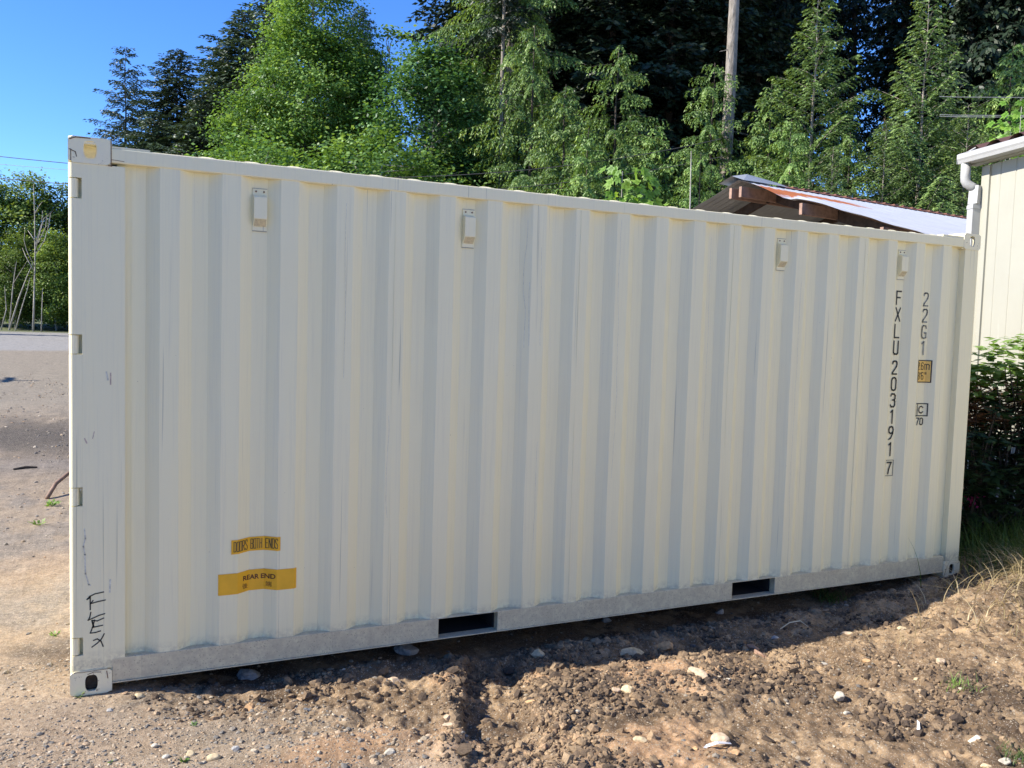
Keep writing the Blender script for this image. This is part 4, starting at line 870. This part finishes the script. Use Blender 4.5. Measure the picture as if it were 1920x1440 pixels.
rc_ = MB(); rc_.add([(.9, -.09, HP-.012), (.9, 0, HP+.030), (LEN, 0, HP+.030), (LEN, -.09, HP-.012), (.9, .12, HP-.012), (LEN, .12, HP-.012)], [(0, 1, 2, 3), (1, 4, 5, 2)])
for i in range(24): rc_.box(.95+i*.27, 1.07+i*.27, -.03, .03, HP+.028, HP+.040)
rc_.build('ridge_cap', M_REDCAP, sh)
bc = MB(); bc.add([(-.05, -.15, HP-.02), (-.1, .05, HP+.06), (.2, .02, HP+.12), (.9, 0, HP+.06), (1.0, -.12, HP-.01), (.35, -.17, HP-.02), (-.12, .3, HP-.03), (.5, .3, HP-.04)], [(0, 1, 2, 5), (5, 2, 3, 4), (1, 6, 7, 2), (2, 7, 3)]); bc.build('bent_ridge_flashing', M_ZINC2, sh)
fr = MB()
for xx in (.75, 2.8, 4.9, 7.1):
    for sg in (-1, 1):
        fr.beam((xx, 0, HP-.16), (xx, sg*HW*.97, HP-.16-PITCH_R*HW*.97), .05, .15); fr.beam((xx, sg*HW*.9, 0), (xx, sg*HW*.9, HP-.2-PITCH_R*HW*.9), .14, .14)
    fr.beam((xx, -HW*.9, HP-1.35), (xx, HW*.9, HP-1.35), .05, .18)
fr.build('roof_frame', M_TIMB, sh)
bk = MB(); bk.box(.1, LEN, HW*.92, HW*.94, 0, HP-1.25); bk.build('back_boarding', M_TIMB, sh)
for (yy, dzz, ln) in ((-.10, -.16, 0), (.10, -.16, 0), (-1.25, -.14, 0), (-2.55, -.14, 0), (1.4, -.14, 0), (2.7, -.14, 0)):
    q = MB(); z = HP+dzz-PITCH_R*abs(yy); q.beam((-.06, yy, z), (LEN-.1, yy, z), .05, .16); q.build('purlin', M_TIMP, sh)

# ------------------------------------------------------------------ white building at the right
bu = empty('white_building', (8.48, 1.80, 0), math.atan2(-.970, -.242)+math.pi/2); tag(bu, 'cream white panelled building with gutter and brown metal roof at the right edge', 'building')
# local: wall faces -X local, runs along -Y local (towards the camera side)
M_WALL, t_, p_ = mat('cream_siding'); v_ = coords(t_)
c_ = mixc(t_, ramp(t_, noise(t_, v_, 2.0, 5, .6), [(.35, 0.0), (.75, .5)]), (.36, .352, .29), (.31, .30, .245)); c_ = mixc(t_, ramp(t_, noise(t_, coords(t_, (5, 5, .6)), 4, 4, .6), [(.62, 0.0), (.75, .3)]), c_, (.5, .48, .42))
t_.links.new(c_, p_.inputs['Base Color']); p_.inputs['Roughness'].default_value = .6
M_WHITE = simple('white_gutter_paint', (.38, .38, .37), .5, var=.06, sc=9); M_CONC = simple('concrete', (.36, .34, .31), .9)
EV = 3.67; LY_ = 14.0; wl = MB(); 
def ribwall(mb, length, f):
    # siding with shallow vertical grooves every 0.2 m, f(u, d, z)
    u = 0; pts_ = []
    while u < length:
        pts_ += [(u, 0), (u+.012, 0), (u+.018, .0065), (u+.028, .0065), (u+.034, 0)]; u += .205
    pts_.append((length, 0)); b = len(mb.v)
    for (a, d) in pts_: mb.v += [f(a, d, .25), f(a, d, EV-.02)]
    mb.f += [(b+2*i, b+2*i+2, b+2*i+3, b+2*i+1) for i in range(len(pts_)-1)]
ribwall(wl, LY_, lambda u, d, z: (d, -u, z)); ribwall(wl, 7.0, lambda u, d, z: (u+.0, -d+.0, z))
wl.add([(7, 0, .25), (7, -LY_, .25), (7, -LY_, EV), (7, 0, EV)], [(0, 1, 2, 3)]); wl.add([(0, -LY_, .25), (7, -LY_, .25), (7, -LY_, EV), (3.5, -LY_, EV+1.0), (0, -LY_, EV)], [(0, 1, 2, 3, 4)]); wl.add([(0, -.012, EV-.02), (7, -.012, EV-.02), (3.5, -.012, EV+.98)], [(0, 1, 2)])
wl.build('wall', M_WALL, bu)
fd = MB(); fd.box(.02, 6.98, -LY_+.02, -.02, -.1, .25); fd.build('foundation', M_CONC, bu)
ct = MB(); ct.box(-.022, .006, -.09, .022, .25, EV-.03); ct.build('corner_trim', M_WALL, bu)
ff = MB(); ff.box(-.085, .0, -LY_-.2, .13, EV-.005, EV+.012); ff.box(-.092, -.070, -LY_-.2, .13, EV+.013, EV+.12); ff.build('soffit', M_WALL, bu)
gt_ = MB(); prof_g = [(x+.232, z) for x, z in ((-.325, .0), (-.435, .0), (-.445, .03), (-.455, .05), (-.455, .095), (-.44, .105), (-.44, .095), (-.443, .055), (-.43, .012), (-.33, .012), (-.33, .095), (-.325, .095))]
n = len(prof_g); b = len(gt_.v)
for yy in (.16, -LY_-.2): gt_.v += [(u, yy, EV+.01+v) for u, v in prof_g]
gt_.f += [(i, (i+1) % n, n+(i+1) % n, n+i) for i in range(n)]; gt_.add([(-.093, .161, EV+.01), (-.223, .161, EV+.01), (-.223, .161, EV+.105), (-.093, .161, EV+.105)], [(0, 1, 2, 3)])
gt_.build('gutter', M_WHITE, bu)
for i in range(10):
    gb = MB(); yy = .0-i*1.0; gb.box(-.226, -.08, yy-.02, yy+.02, EV+.105, EV+.112); gb.tube([(-.21, yy, EV+.11), (-.15, yy-.02, EV+.15)], .012, 6); gb.build('gutter_strap', M_WHITE, bu)
rf = MB(); nR = 60; b = 0; ys_ = np.linspace(.20, -LY_-.3, 420)
Vv = []; 
for sg in (0, 1):
    pass
Us = np.array([-.17, 1.0, 3.5]); Ur = np.array([3.5, 6, 7.4]); rise = 1.0/3.5
def roofsheet(Ux, fz):
    Yy, Uu = np.meshgrid(ys_, Ux); Zz = fz(Uu)+.024*np.clip(1.6*np.cos(Yy*2*math.pi/.30), -1, 1)
    I_ = np.arange(Yy.size).reshape(Yy.shape); Ff = np.stack([I_[:-1, :-1], I_[:-1, 1:], I_[1:, 1:], I_[1:, :-1]], -1).reshape(-1, 4)
    npmesh('roof', np.stack([Uu, Yy, Zz], -1).reshape(-1, 3), Ff, M_BROWN, bu)
roofsheet(Us, lambda u: EV+.15+(u+.17)*rise); roofsheet(Ur, lambda u: EV+.15+(3.67)*rise-(u-3.5)*rise)
dp = MB(); dp.tube([(-.155, .10, EV+.01), (-.155, .10, EV-.13), (-.152, .098, EV-.17), (-.14, .09, EV-.20), (-.10, .075, EV-.23), (-.05, .055, EV-.26)], .048, 14); dp.build('gutter_elbow', M_WHITE, bu, smooth=True)
dp = MB(); dp.beam((-.055, .05, EV-.23), (-.066, .046, EV-.42), .10, .085); dp.box(-.115, -.024, .005, .09, .2, EV-.42); dp.box(-.120, -.020, .0, .095, EV-.47, EV-.435); dp.build('downspout', M_WHITE, bu)

# ------------------------------------------------------------------ shrubs, grass
def shrub(name, loc, lobes, m, n, L, Wd, seed, stems=14, stem_m=None, tone0=.4, clump=9):
    global RNG
    RNG = np.random.default_rng(4000+seed); root = empty(name, loc); tr = MB(); C = []; D = []; Nn = []
    nc = n//clump
    for i in range(nc):
        l = lobes[int(RNG.integers(len(lobes)))]; d = RNG.normal(0, 1, 3); d /= np.linalg.norm(d); r = RNG.uniform(.35, 1)**.5; c = np.array([l[0]+d[0]*l[3]*r, l[1]+d[1]*l[4]*r, max(.05, l[2]+d[2]*l[5]*r)])
        if i < stems*3: tr.tube([(RNG.normal(0, .12), RNG.normal(0, .12), -.05), (c[0]*.5+RNG.normal(0, .06), c[1]*.5, c[2]*.6), tuple(c)], [.012, .008, .004], 5)
        for k in range(clump):      # whorl of leaves at a twig end
            a = 6.283*k/clump+RNG.uniform(-.3, .3); dv = np.array([math.cos(a), math.sin(a), RNG.uniform(-.45, .25)]); C.append(c+dv*L*.55+RNG.normal(0, L*.1, 3)); D.append(dv); Nn.append(np.array([-.4*dv[0], -.4*dv[1], 1])+RNG.normal(0, .25, 3))
    tr.build('stems', stem_m or B_ALD, root); k = len(C)
    leaves(np.array(C), np.array(D), np.array(Nn), L*RNG.uniform(.6, 1.2, k), Wd*RNG.uniform(.7, 1.2, k), 'foliage', m, root, np.clip(RNG.normal(tone0, .25, k), 0, 1)); return root
o = shrub('rhododendron', (7.05, .55, .02), [(0, 0, .82, .6, .6, .5), (.5, .1, 1.0, .5, .5, .35), (-.45, .1, .6, .4, .5, .5), (.2, .5, .85, .5, .6, .45), (.4, -.15, .45, .55, .45, .35), (.8, .3, .8, .4, .5, .4), (-.35, .6, .5, .4, .5, .4)], L_RHOD, 9000, .12, .038, 1, stem_m=B_DK); setl(o, 'dark leathery rhododendron in the shade at the far end of the container', 'shrub')
fl_ = MB(); RNG = np.random.default_rng(9)
q = at(1824, 938, 7.3)-np.array([7.05, .55, .02])
k = 40; C = q+RNG.normal(0, .03, (k, 3)); leaves(C, rnorm(k), rnorm(k), np.full(k, .035), np.full(k, .025), 'blossom', L_PINK, o, RNG.uniform(0, 1, k))
o = shrub('bramble', (7.55, .55, .02), [(0, 0, 1.62, .45, .5, .25), (-.3, .2, 1.42, .4, .4, .2), (.3, -.1, 1.75, .3, .4, .22), (.1, -.35, 1.35, .4, .3, .2)], L_BRAM, 2600, .11, .06, 2, clump=7, tone0=.6, stem_m=B_DK); setl(o, 'pale green sunlit bramble bush against the white building wall', 'shrub')
o = shrub('withered_shrub', (7.25, .75, .02), [(0, 0, 1.22, .45, .45, .25), (.3, .1, 1.1, .4, .4, .28), (-.4, .1, 1.15, .35, .4, .25)], L_DEAD, 3200, .07, .035, 3, clump=6, stem_m=B_DK); setl(o, 'withered brown shrub between the bramble and the rhododendron', 'shrub')
def blades(name, P, Hh, m, lean, wd, parent=None, seg=4, tone=None):
    n = len(P); a = RNG.uniform(0, 6.28, n); d = np.stack([np.cos(a), np.sin(a), 0*a], -1); sdv = np.stack([-np.sin(a), np.cos(a), 0*a], -1)
    V = []; ln = RNG.uniform(.3, 1, n)*lean
    for i in range(seg+1):
        t = i/seg; c = P+np.outer(Hh*ln*(t**1.6), [1, 1, 1])*d+np.outer(Hh*(t-.5*ln*t*t), [0, 0, 1]); ww = (wd*(1-t*.92))[:, None] if not np.isscalar(wd) else wd*(1-t*.92)
        V += [c-sdv*ww, c+sdv*ww]
    V = np.stack(V, 1); k = 2*(seg+1); base = (np.arange(n)*k)[:, None]
    Ff = np.concatenate([base+np.array([[2*i, 2*i+1, 2*i+3, 2*i+2]]) for i in range(seg)], 0)
    tn = np.tile(np.clip(RNG.normal(.5, .25, n), 0, 1), seg)
    return npmesh(name, V.reshape(-1, 3), Ff, m, parent, tone=tn)
def gp(n, cx, cy, sx, sy):
    x = RNG.normal(cx, sx, n); y = RNG.normal(cy, sy, n); k = ~((x > -.02) & (x < 6.075) & (y > -.03) & (y < 2.45)); x, y = x[k], y[k]; return np.stack([x, y, gz(x, y)-.003], -1)
P = np.concatenate([gp(1500, 6.75, .15, .35, .35), gp(900, 7.4, .0, .5, .4)]); tag(blades('grass', P, RNG.uniform(.15, .48, len(P)), L_GRASS, .9, .0035), kind='stuff')
P = np.concatenate([gp(1500, 6.75, -.36, .38, .14), gp(900, 7.3, -.45, .4, .2), gp(200, 6.3, -.62, .35, .18), gp(160, 5.6, -.75, .5, .3)]); tag(blades('dry_grass', P, RNG.uniform(.10, .36, len(P)), L_STRAW, 2.0, .0034), kind='stuff')
# straw litter lying on the soil
n = 700; x = RNG.uniform(3.2, 7.2, n); y = RNG.uniform(-2.1, -.2, n); k = RNG.uniform(0, 1, n) < sst(x, 3.2, 6.2); x, y = x[k], y[k]
P = np.stack([x, y, gz(x, y)+.002], -1); ln_ = RNG.uniform(.03, .13, len(P))
n = len(P); a = RNG.uniform(0, 6.28, n); d = np.stack([np.cos(a), np.sin(a), 0*a], -1); sdv = np.stack([-np.sin(a), np.cos(a), 0*a], -1); V = []
for i in range(4):
    t = i/3-.5; q = P+d*(ln_*t)[:, None]+sdv*(ln_*.35*(t*t))[:, None]; q[:, 2] = gz(q[:, 0], q[:, 1])+.006+.01*abs(t); V += [q-sdv*.0013, q+sdv*.0013]
V = np.stack(V, 1); base = (np.arange(n)*8)[:, None]; Ff = np.concatenate([base+np.array([[2*i, 2*i+1, 2*i+3, 2*i+2]]) for i in range(3)], 0)
tag(npmesh('straw_litter', V.reshape(-1, 3), Ff, L_STRAW, tone=np.tile(RNG.uniform(0, .8, n), 3)), kind='stuff')
def tuft(px, py, n, h, r, label, m=None, name='grass_tuft', lean=1.2, wd=.003, cat='grass'):
    p = atz(px, py, 0); z = float(gz(p[0], p[1])); p = atz(px, py, z); z = float(gz(p[0], p[1]))
    P = np.stack([RNG.normal(0, r, n), RNG.normal(0, r, n), np.zeros(n)-.002], -1); o = blades(name, P, RNG.uniform(h*.5, h, n), m or L_GRASS, lean, wd); o.location = (p[0], p[1], z); return setl(o, label, cat)
tuft(1555, 1128, 90, .20, .05, 'green grass tuft sprawling in the shade below the bottom rail', lean=1.6)
tuft(1800, 1290, 60, .10, .04, 'pale green grass tuft in the brown soil at the right', L_BRAM, lean=.9, wd=.002)
tuft(1900, 1425, 70, .10, .04, 'green grass tuft at the lower right corner', lean=1.2, wd=.002)
tuft(1690, 1205, 12, .13, .03, 'thin dry stalks standing below the fork pocket at the right', L_STRAW, wd=.0012, lean=1.0)
def weed(px, py, n, sz, label):
    p = atz(px, py, 0); z = float(gz(p[0], p[1])); o = empty('weed', (p[0], p[1], z)); C, D, Nn = [], [], []; sm_ = MB()
    for i in range(n):
        a = RNG.uniform(0, 6.28); dv = np.array([math.cos(a), math.sin(a), RNG.uniform(.1, .9)]); C.append(dv*sz*RNG.uniform(.3, .8)); D.append(dv); Nn.append(np.array([0, -.3, 1])+RNG.normal(0, .3, 3)); sm_.tube([(0, 0, 0), tuple(C[-1])], .0008, 3)
    sm_.build('stems', L_GRASS, o); leaves(np.array(C), np.array(D), np.array(Nn), np.full(n, sz*.7), np.full(n, sz*.3), 'foliage', L_BRAM, o, RNG.uniform(.2, .9, n)); return setl(o, label, 'weed')
weed(147, 1306, 9, .035, 'tiny green weed growing against the lower left corner casting')
weed(104, 1192, 16, .035, 'small green weed in the gravel left of the handwritten letters')
weed(362, 1358, 12, .022, 'small weed in the grey gravel below the yellow stickers')
weed(345, 1426, 22, .022, 'green weed among pale stones at the bottom edge')
weed(97, 948, 20, .08, 'flattened green weed beside the brown pipe end')
weed(70, 985, 14, .07, 'sparse green weed in the yard just below the pipe')
weed(208, 1430, 6, .02, 'tiny green seedling at the bottom left edge')

# ------------------------------------------------------------------ named stones
ico2 = bmesh.new(); bmesh.ops.create_icosphere(ico2, subdivisions=3, radius=1); IV = np.array([v.co[:] for v in ico2.verts]); IF = np.array([[v.index for v in f.verts] for f in ico2.faces]); ico2.free()
STM = {}
def stone_mat(c):
    if c not in STM: STM[c] = simple('stone_%d' % len(STM), c, .85, var=.3, sc=45, bst=.5)
    return STM[c]
CREAM, TAN, ORG, GREY, WHT, BRN, DKG = (.55, .44, .27), (.50, .38, .26), (.55, .34, .17), (.34, .33, .31), (.46, .42, .34), (.30, .19, .13), (.15, .16, .17)
def stone(px, py, wpx, ar, c, label, ang=0, rough=.12, seed=0, hr=.7, sink=.5):
    rough = rough*1.35+.03
    p = atz(px, py, 0)
    for _ in range(4): z = float(gz(p[0], p[1])); p = atz(px, py, z+.004)
    d = (p-CAM)@CF; rx = wpx/2/FPX*d; ry = rx*ar; rz = min(rx, ry)*hr*1.15
    V = IV.copy(); k = 1+rough*2*fbm(V[:, 0]*1.3+seed*7.1+V[:, 2], V[:, 1]*1.3-V[:, 2]*1.7+seed, .9, 3, 500+seed)
    # chip a few flat facets
    rg = np.random.default_rng(600+seed)
    V = V*k[:, None]
    for _ in range(7 if rough > .1 else 2):
        nn = rg.normal(0, 1, 3); nn /= np.linalg.norm(nn); t = V@nn-rg.uniform(.62, .85); V = V-np.outer(np.maximum(0, t), nn)
    V = V*np.array([rx, ry, rz])
    o = npmesh('stone', V, IF, stone_mat(c), smooth=rough < .1); o.location = (p[0], p[1], z+rz*(1-sink)*.6); o.rotation_euler = (rg.uniform(-.2, .2), rg.uniform(-.2, .2), -YAW+ang); return setl(o, label, 'stone', 'loose stones by the container')
SL = [(261, 1306, 20, .8, CREAM, 'rounded yellow cream stone beside the lower left corner casting', 0, .05),
(466, 1268, 42, .75, GREY, 'angular grey white rock half in shade under the bottom rail', .3, .2), (469, 1326, 20, .9, ORG, 'small orange angular stone on the gravel, below the rear end sticker', .5, .15),
(400, 1421, 28, .65, CREAM, 'flat oval cream stone at the bottom edge, left of the orange soil heap', .3, .04), (357, 1413, 18, .8, CREAM, 'small pale oval stone next to the green weed at the bottom', 0, .05), (312, 1418, 16, .7, WHT, 'whitish stone left of the weed at the bottom edge', 0, .08), (290, 1398, 14, .8, WHT, 'small white stone on the gravel left of the weed', 0, .1), (443, 1404, 18, .8, GREY, 'grey stone beside the orange soil heap', 0, .1),
(762, 1222, 46, .7, GREY, 'large rounded grey stone in shade left of the tyre rut', 0, .07), (731, 1410, 24, .6, WHT, 'pale flat stone on brown soil left of the rut at the bottom', .5, .06), (802, 1381, 18, .6, TAN, 'small tan oval stone left of the rut', .6, .06), (742, 1279, 30, .6, TAN, 'flat tan stone in the lit soil bordering the shadow, left of the rut', 0, .12), (839, 1345, 18, .8, TAN, 'tan stone on the ridge of the rut', 0, .1), (843, 1359, 26, .4, TAN, 'flat pale slab on the rut ridge under the tan stone', .0, .12),
(1008, 1228, 26, .8, CREAM, 'pale stone on the rim right of the rut, at the shadow edge', 0, .12), (1186, 1227, 58, .45, CREAM, 'long flat cream stone at the shadow edge, right of the rut', .15, .07), (1246, 1216, 32, .95, ORG, 'blocky orange stone at the shadow edge beside the long cream one', .2, .22), (1308, 1264, 48, .5, TAN, 'long tan bone shaped stone pointing down right of the blocky one', -.9, .08), (1177, 1296, 28, .85, CREAM, 'yellow cream stone in the middle of the lit soil', 0, .06), (1156, 1293, 18, .7, TAN, 'small tan stone touching the yellow cream one', 0, .08), (998, 1316, 26, .5, ORG, 'orange flat stone in the soil right of the rut', -.2, .08), (1082, 1333, 12, .8, WHT, 'small white stone in the lit soil below the orange flat one', 0, .08), (1200, 1387, 26, .55, CREAM, 'cream oval stone low in the photo, right of the rut', -.2, .06), (1351, 1388, 38, .8, TAN, 'big tan stone at the bottom beside the white plastic strip', 0, .07), (1303, 1405, 16, .9, ORG, 'orange stone left of the white plastic strip', 0, .12), (1376, 1412, 22, .6, ORG, 'orange broken stone just right of the white plastic strip', .3, .15),
(1575, 1307, 22, .95, WHT, 'white rounded stone in the trodden soil at the right', .3, .07), (1588, 1336, 14, .7, WHT, 'small white angular stone under the rounded white one', .4, .15), (1624, 1239, 16, .6, ORG, 'small orange oval stone right of the dark clod', 0, .06), (1762, 1241, 22, .8, TAN, 'tan angular stone in the soil left of the pale tuft', .2, .15), (1718, 1273, 12, .8, CREAM, 'small cream stone left of the pale tuft', 0, .06), (1588, 1188, 22, .5, TAN, 'tan stone near the container shadow at the right', -.4, .1), (1545, 1244, 16, .5, WHT, 'pale flat stone left of the dark clod', 0, .07), (1364, 1275, 16, .6, WHT, 'pale chip right of the bone shaped stone', 0, .12), (1412, 1215, 22, .7, BRN, 'reddish stone at the shadow edge, left end of the brown shard', -.4, .15), (1424, 1226, 26, .5, BRN, 'brown shard lying right of the reddish stone', -.9, .15),
(1690, 1178, 18, .6, CREAM, 'pale oval stone on the soil below the right casting', 0, .07), (1885, 1427, 24, .6, WHT, 'white stone in the bottom right corner', 0, .1), (1850, 1437, 24, .6, CREAM, 'cream stone at the bottom right edge', 0, .08), (1137, 1163, 16, .9, GREY, 'grey stone in the shadow under the bottom rail, centre', 0, .15), (1454, 1196, 16, .7, GREY, 'grey flat stone inside the shadow at the right', 0, .1), (1350, 1148, 18, .8, GREY, 'grey stone in the shadow left of the right fork pocket', 0, .12), (576, 1330, 14, .6, DKG, 'dark stone on the soil below the left half of the rail', 0, .12), (206, 1331, 14, .7, GREY, 'small grey stone below the lower left casting', 0, .1)]
for i, (px, py, wpx, ar, c, lb, ang, ro) in enumerate(SL): stone(px, py, wpx, ar, c, lb, ang, ro, i)

# litter: pipe, stick, plastic strip, paper scraps
M_PIPE = simple('rusty_pipe', (.24, .15, .10), .7, var=.3, sc=12)
a = atz(88, 936, 0); b = atz(128, 893, .12); c = atz(180, 870, .3)
q = MB().tube([tuple(a+np.array([0, 0, .01])), tuple((a*.6+b*.4)+np.array([0, 0, .06])), (b[0], b[1], .15), (c[0]+.1, c[1]+.3, .22), (c[0]+.5, c[1]+.5, .02)], .02, 10).build('bent_pipe', M_PIPE, smooth=True); setl(q, 'bent brown pipe end sticking up from the yard beside the container', 'pipe')
a = atz(25, 880, .02); b = atz(70, 876, .02); q = MB().tube([tuple(a), tuple((a+b)/2+np.array([0, .02, .01])), tuple(b)], [.012, .016, .01], 6).build('stick', B_DK); setl(q, 'dark stick lying on the yard gravel at the left edge', 'stick')
M_PLA = simple('white_plastic', (.72, .72, .74), .4, var=.08)
def strip(name, pl, wd, label, cat, m):
    v = []; f = []
    for i, (x, y, dz) in enumerate(pl):
        p = atz(x, y, 0); z = float(gz(p[0], p[1])); p = atz(x, y, z); k = wd*(.5+.5*math.sin(math.pi*(i+.4)/(len(pl))))
        for s_ in (-1, 1): v.append((p[0], p[1]+s_*k, z+.006+dz+.002*s_))
    f = [(2*i, 2*i+2, 2*i+3, 2*i+1) for i in range(len(pl)-1)]; me = bpy.data.meshes.new(name); me.from_pydata(v, [], f); o = link(name, me, m); md = o.modifiers.new('s', 'SOLIDIFY'); md.thickness = .002; return setl(o, label, cat)
strip('plastic_strip', [(1313, 1413, .0), (1325, 1406, .012), (1345, 1402, .018), (1370, 1398, .006)], .007, 'white plastic strip lying on the soil at the bottom edge', 'litter', M_PLA)
strip('plastic_scrap', [(1720, 1378, .0), (1722, 1370, .012), (1721, 1362, .02)], .008, 'small folded white plastic scrap in the soil at the right', 'litter', M_PLA)
strip('bark_scrap', [(1817, 1394, .0), (1835, 1388, .012), (1858, 1390, .004)], .012, 'pale torn bark scrap near the lower right corner', 'litter', simple('pale_bark', (.55, .48, .38), .9))
strip('bent_straw', [(1463, 1181, .0), (1480, 1176, .025), (1500, 1174, .03), (1516, 1177, .0)], .0025, 'bent pale straw arching at the edge of the container shadow', 'straw', simple('straw_pale', (.55, .5, .36), .8))
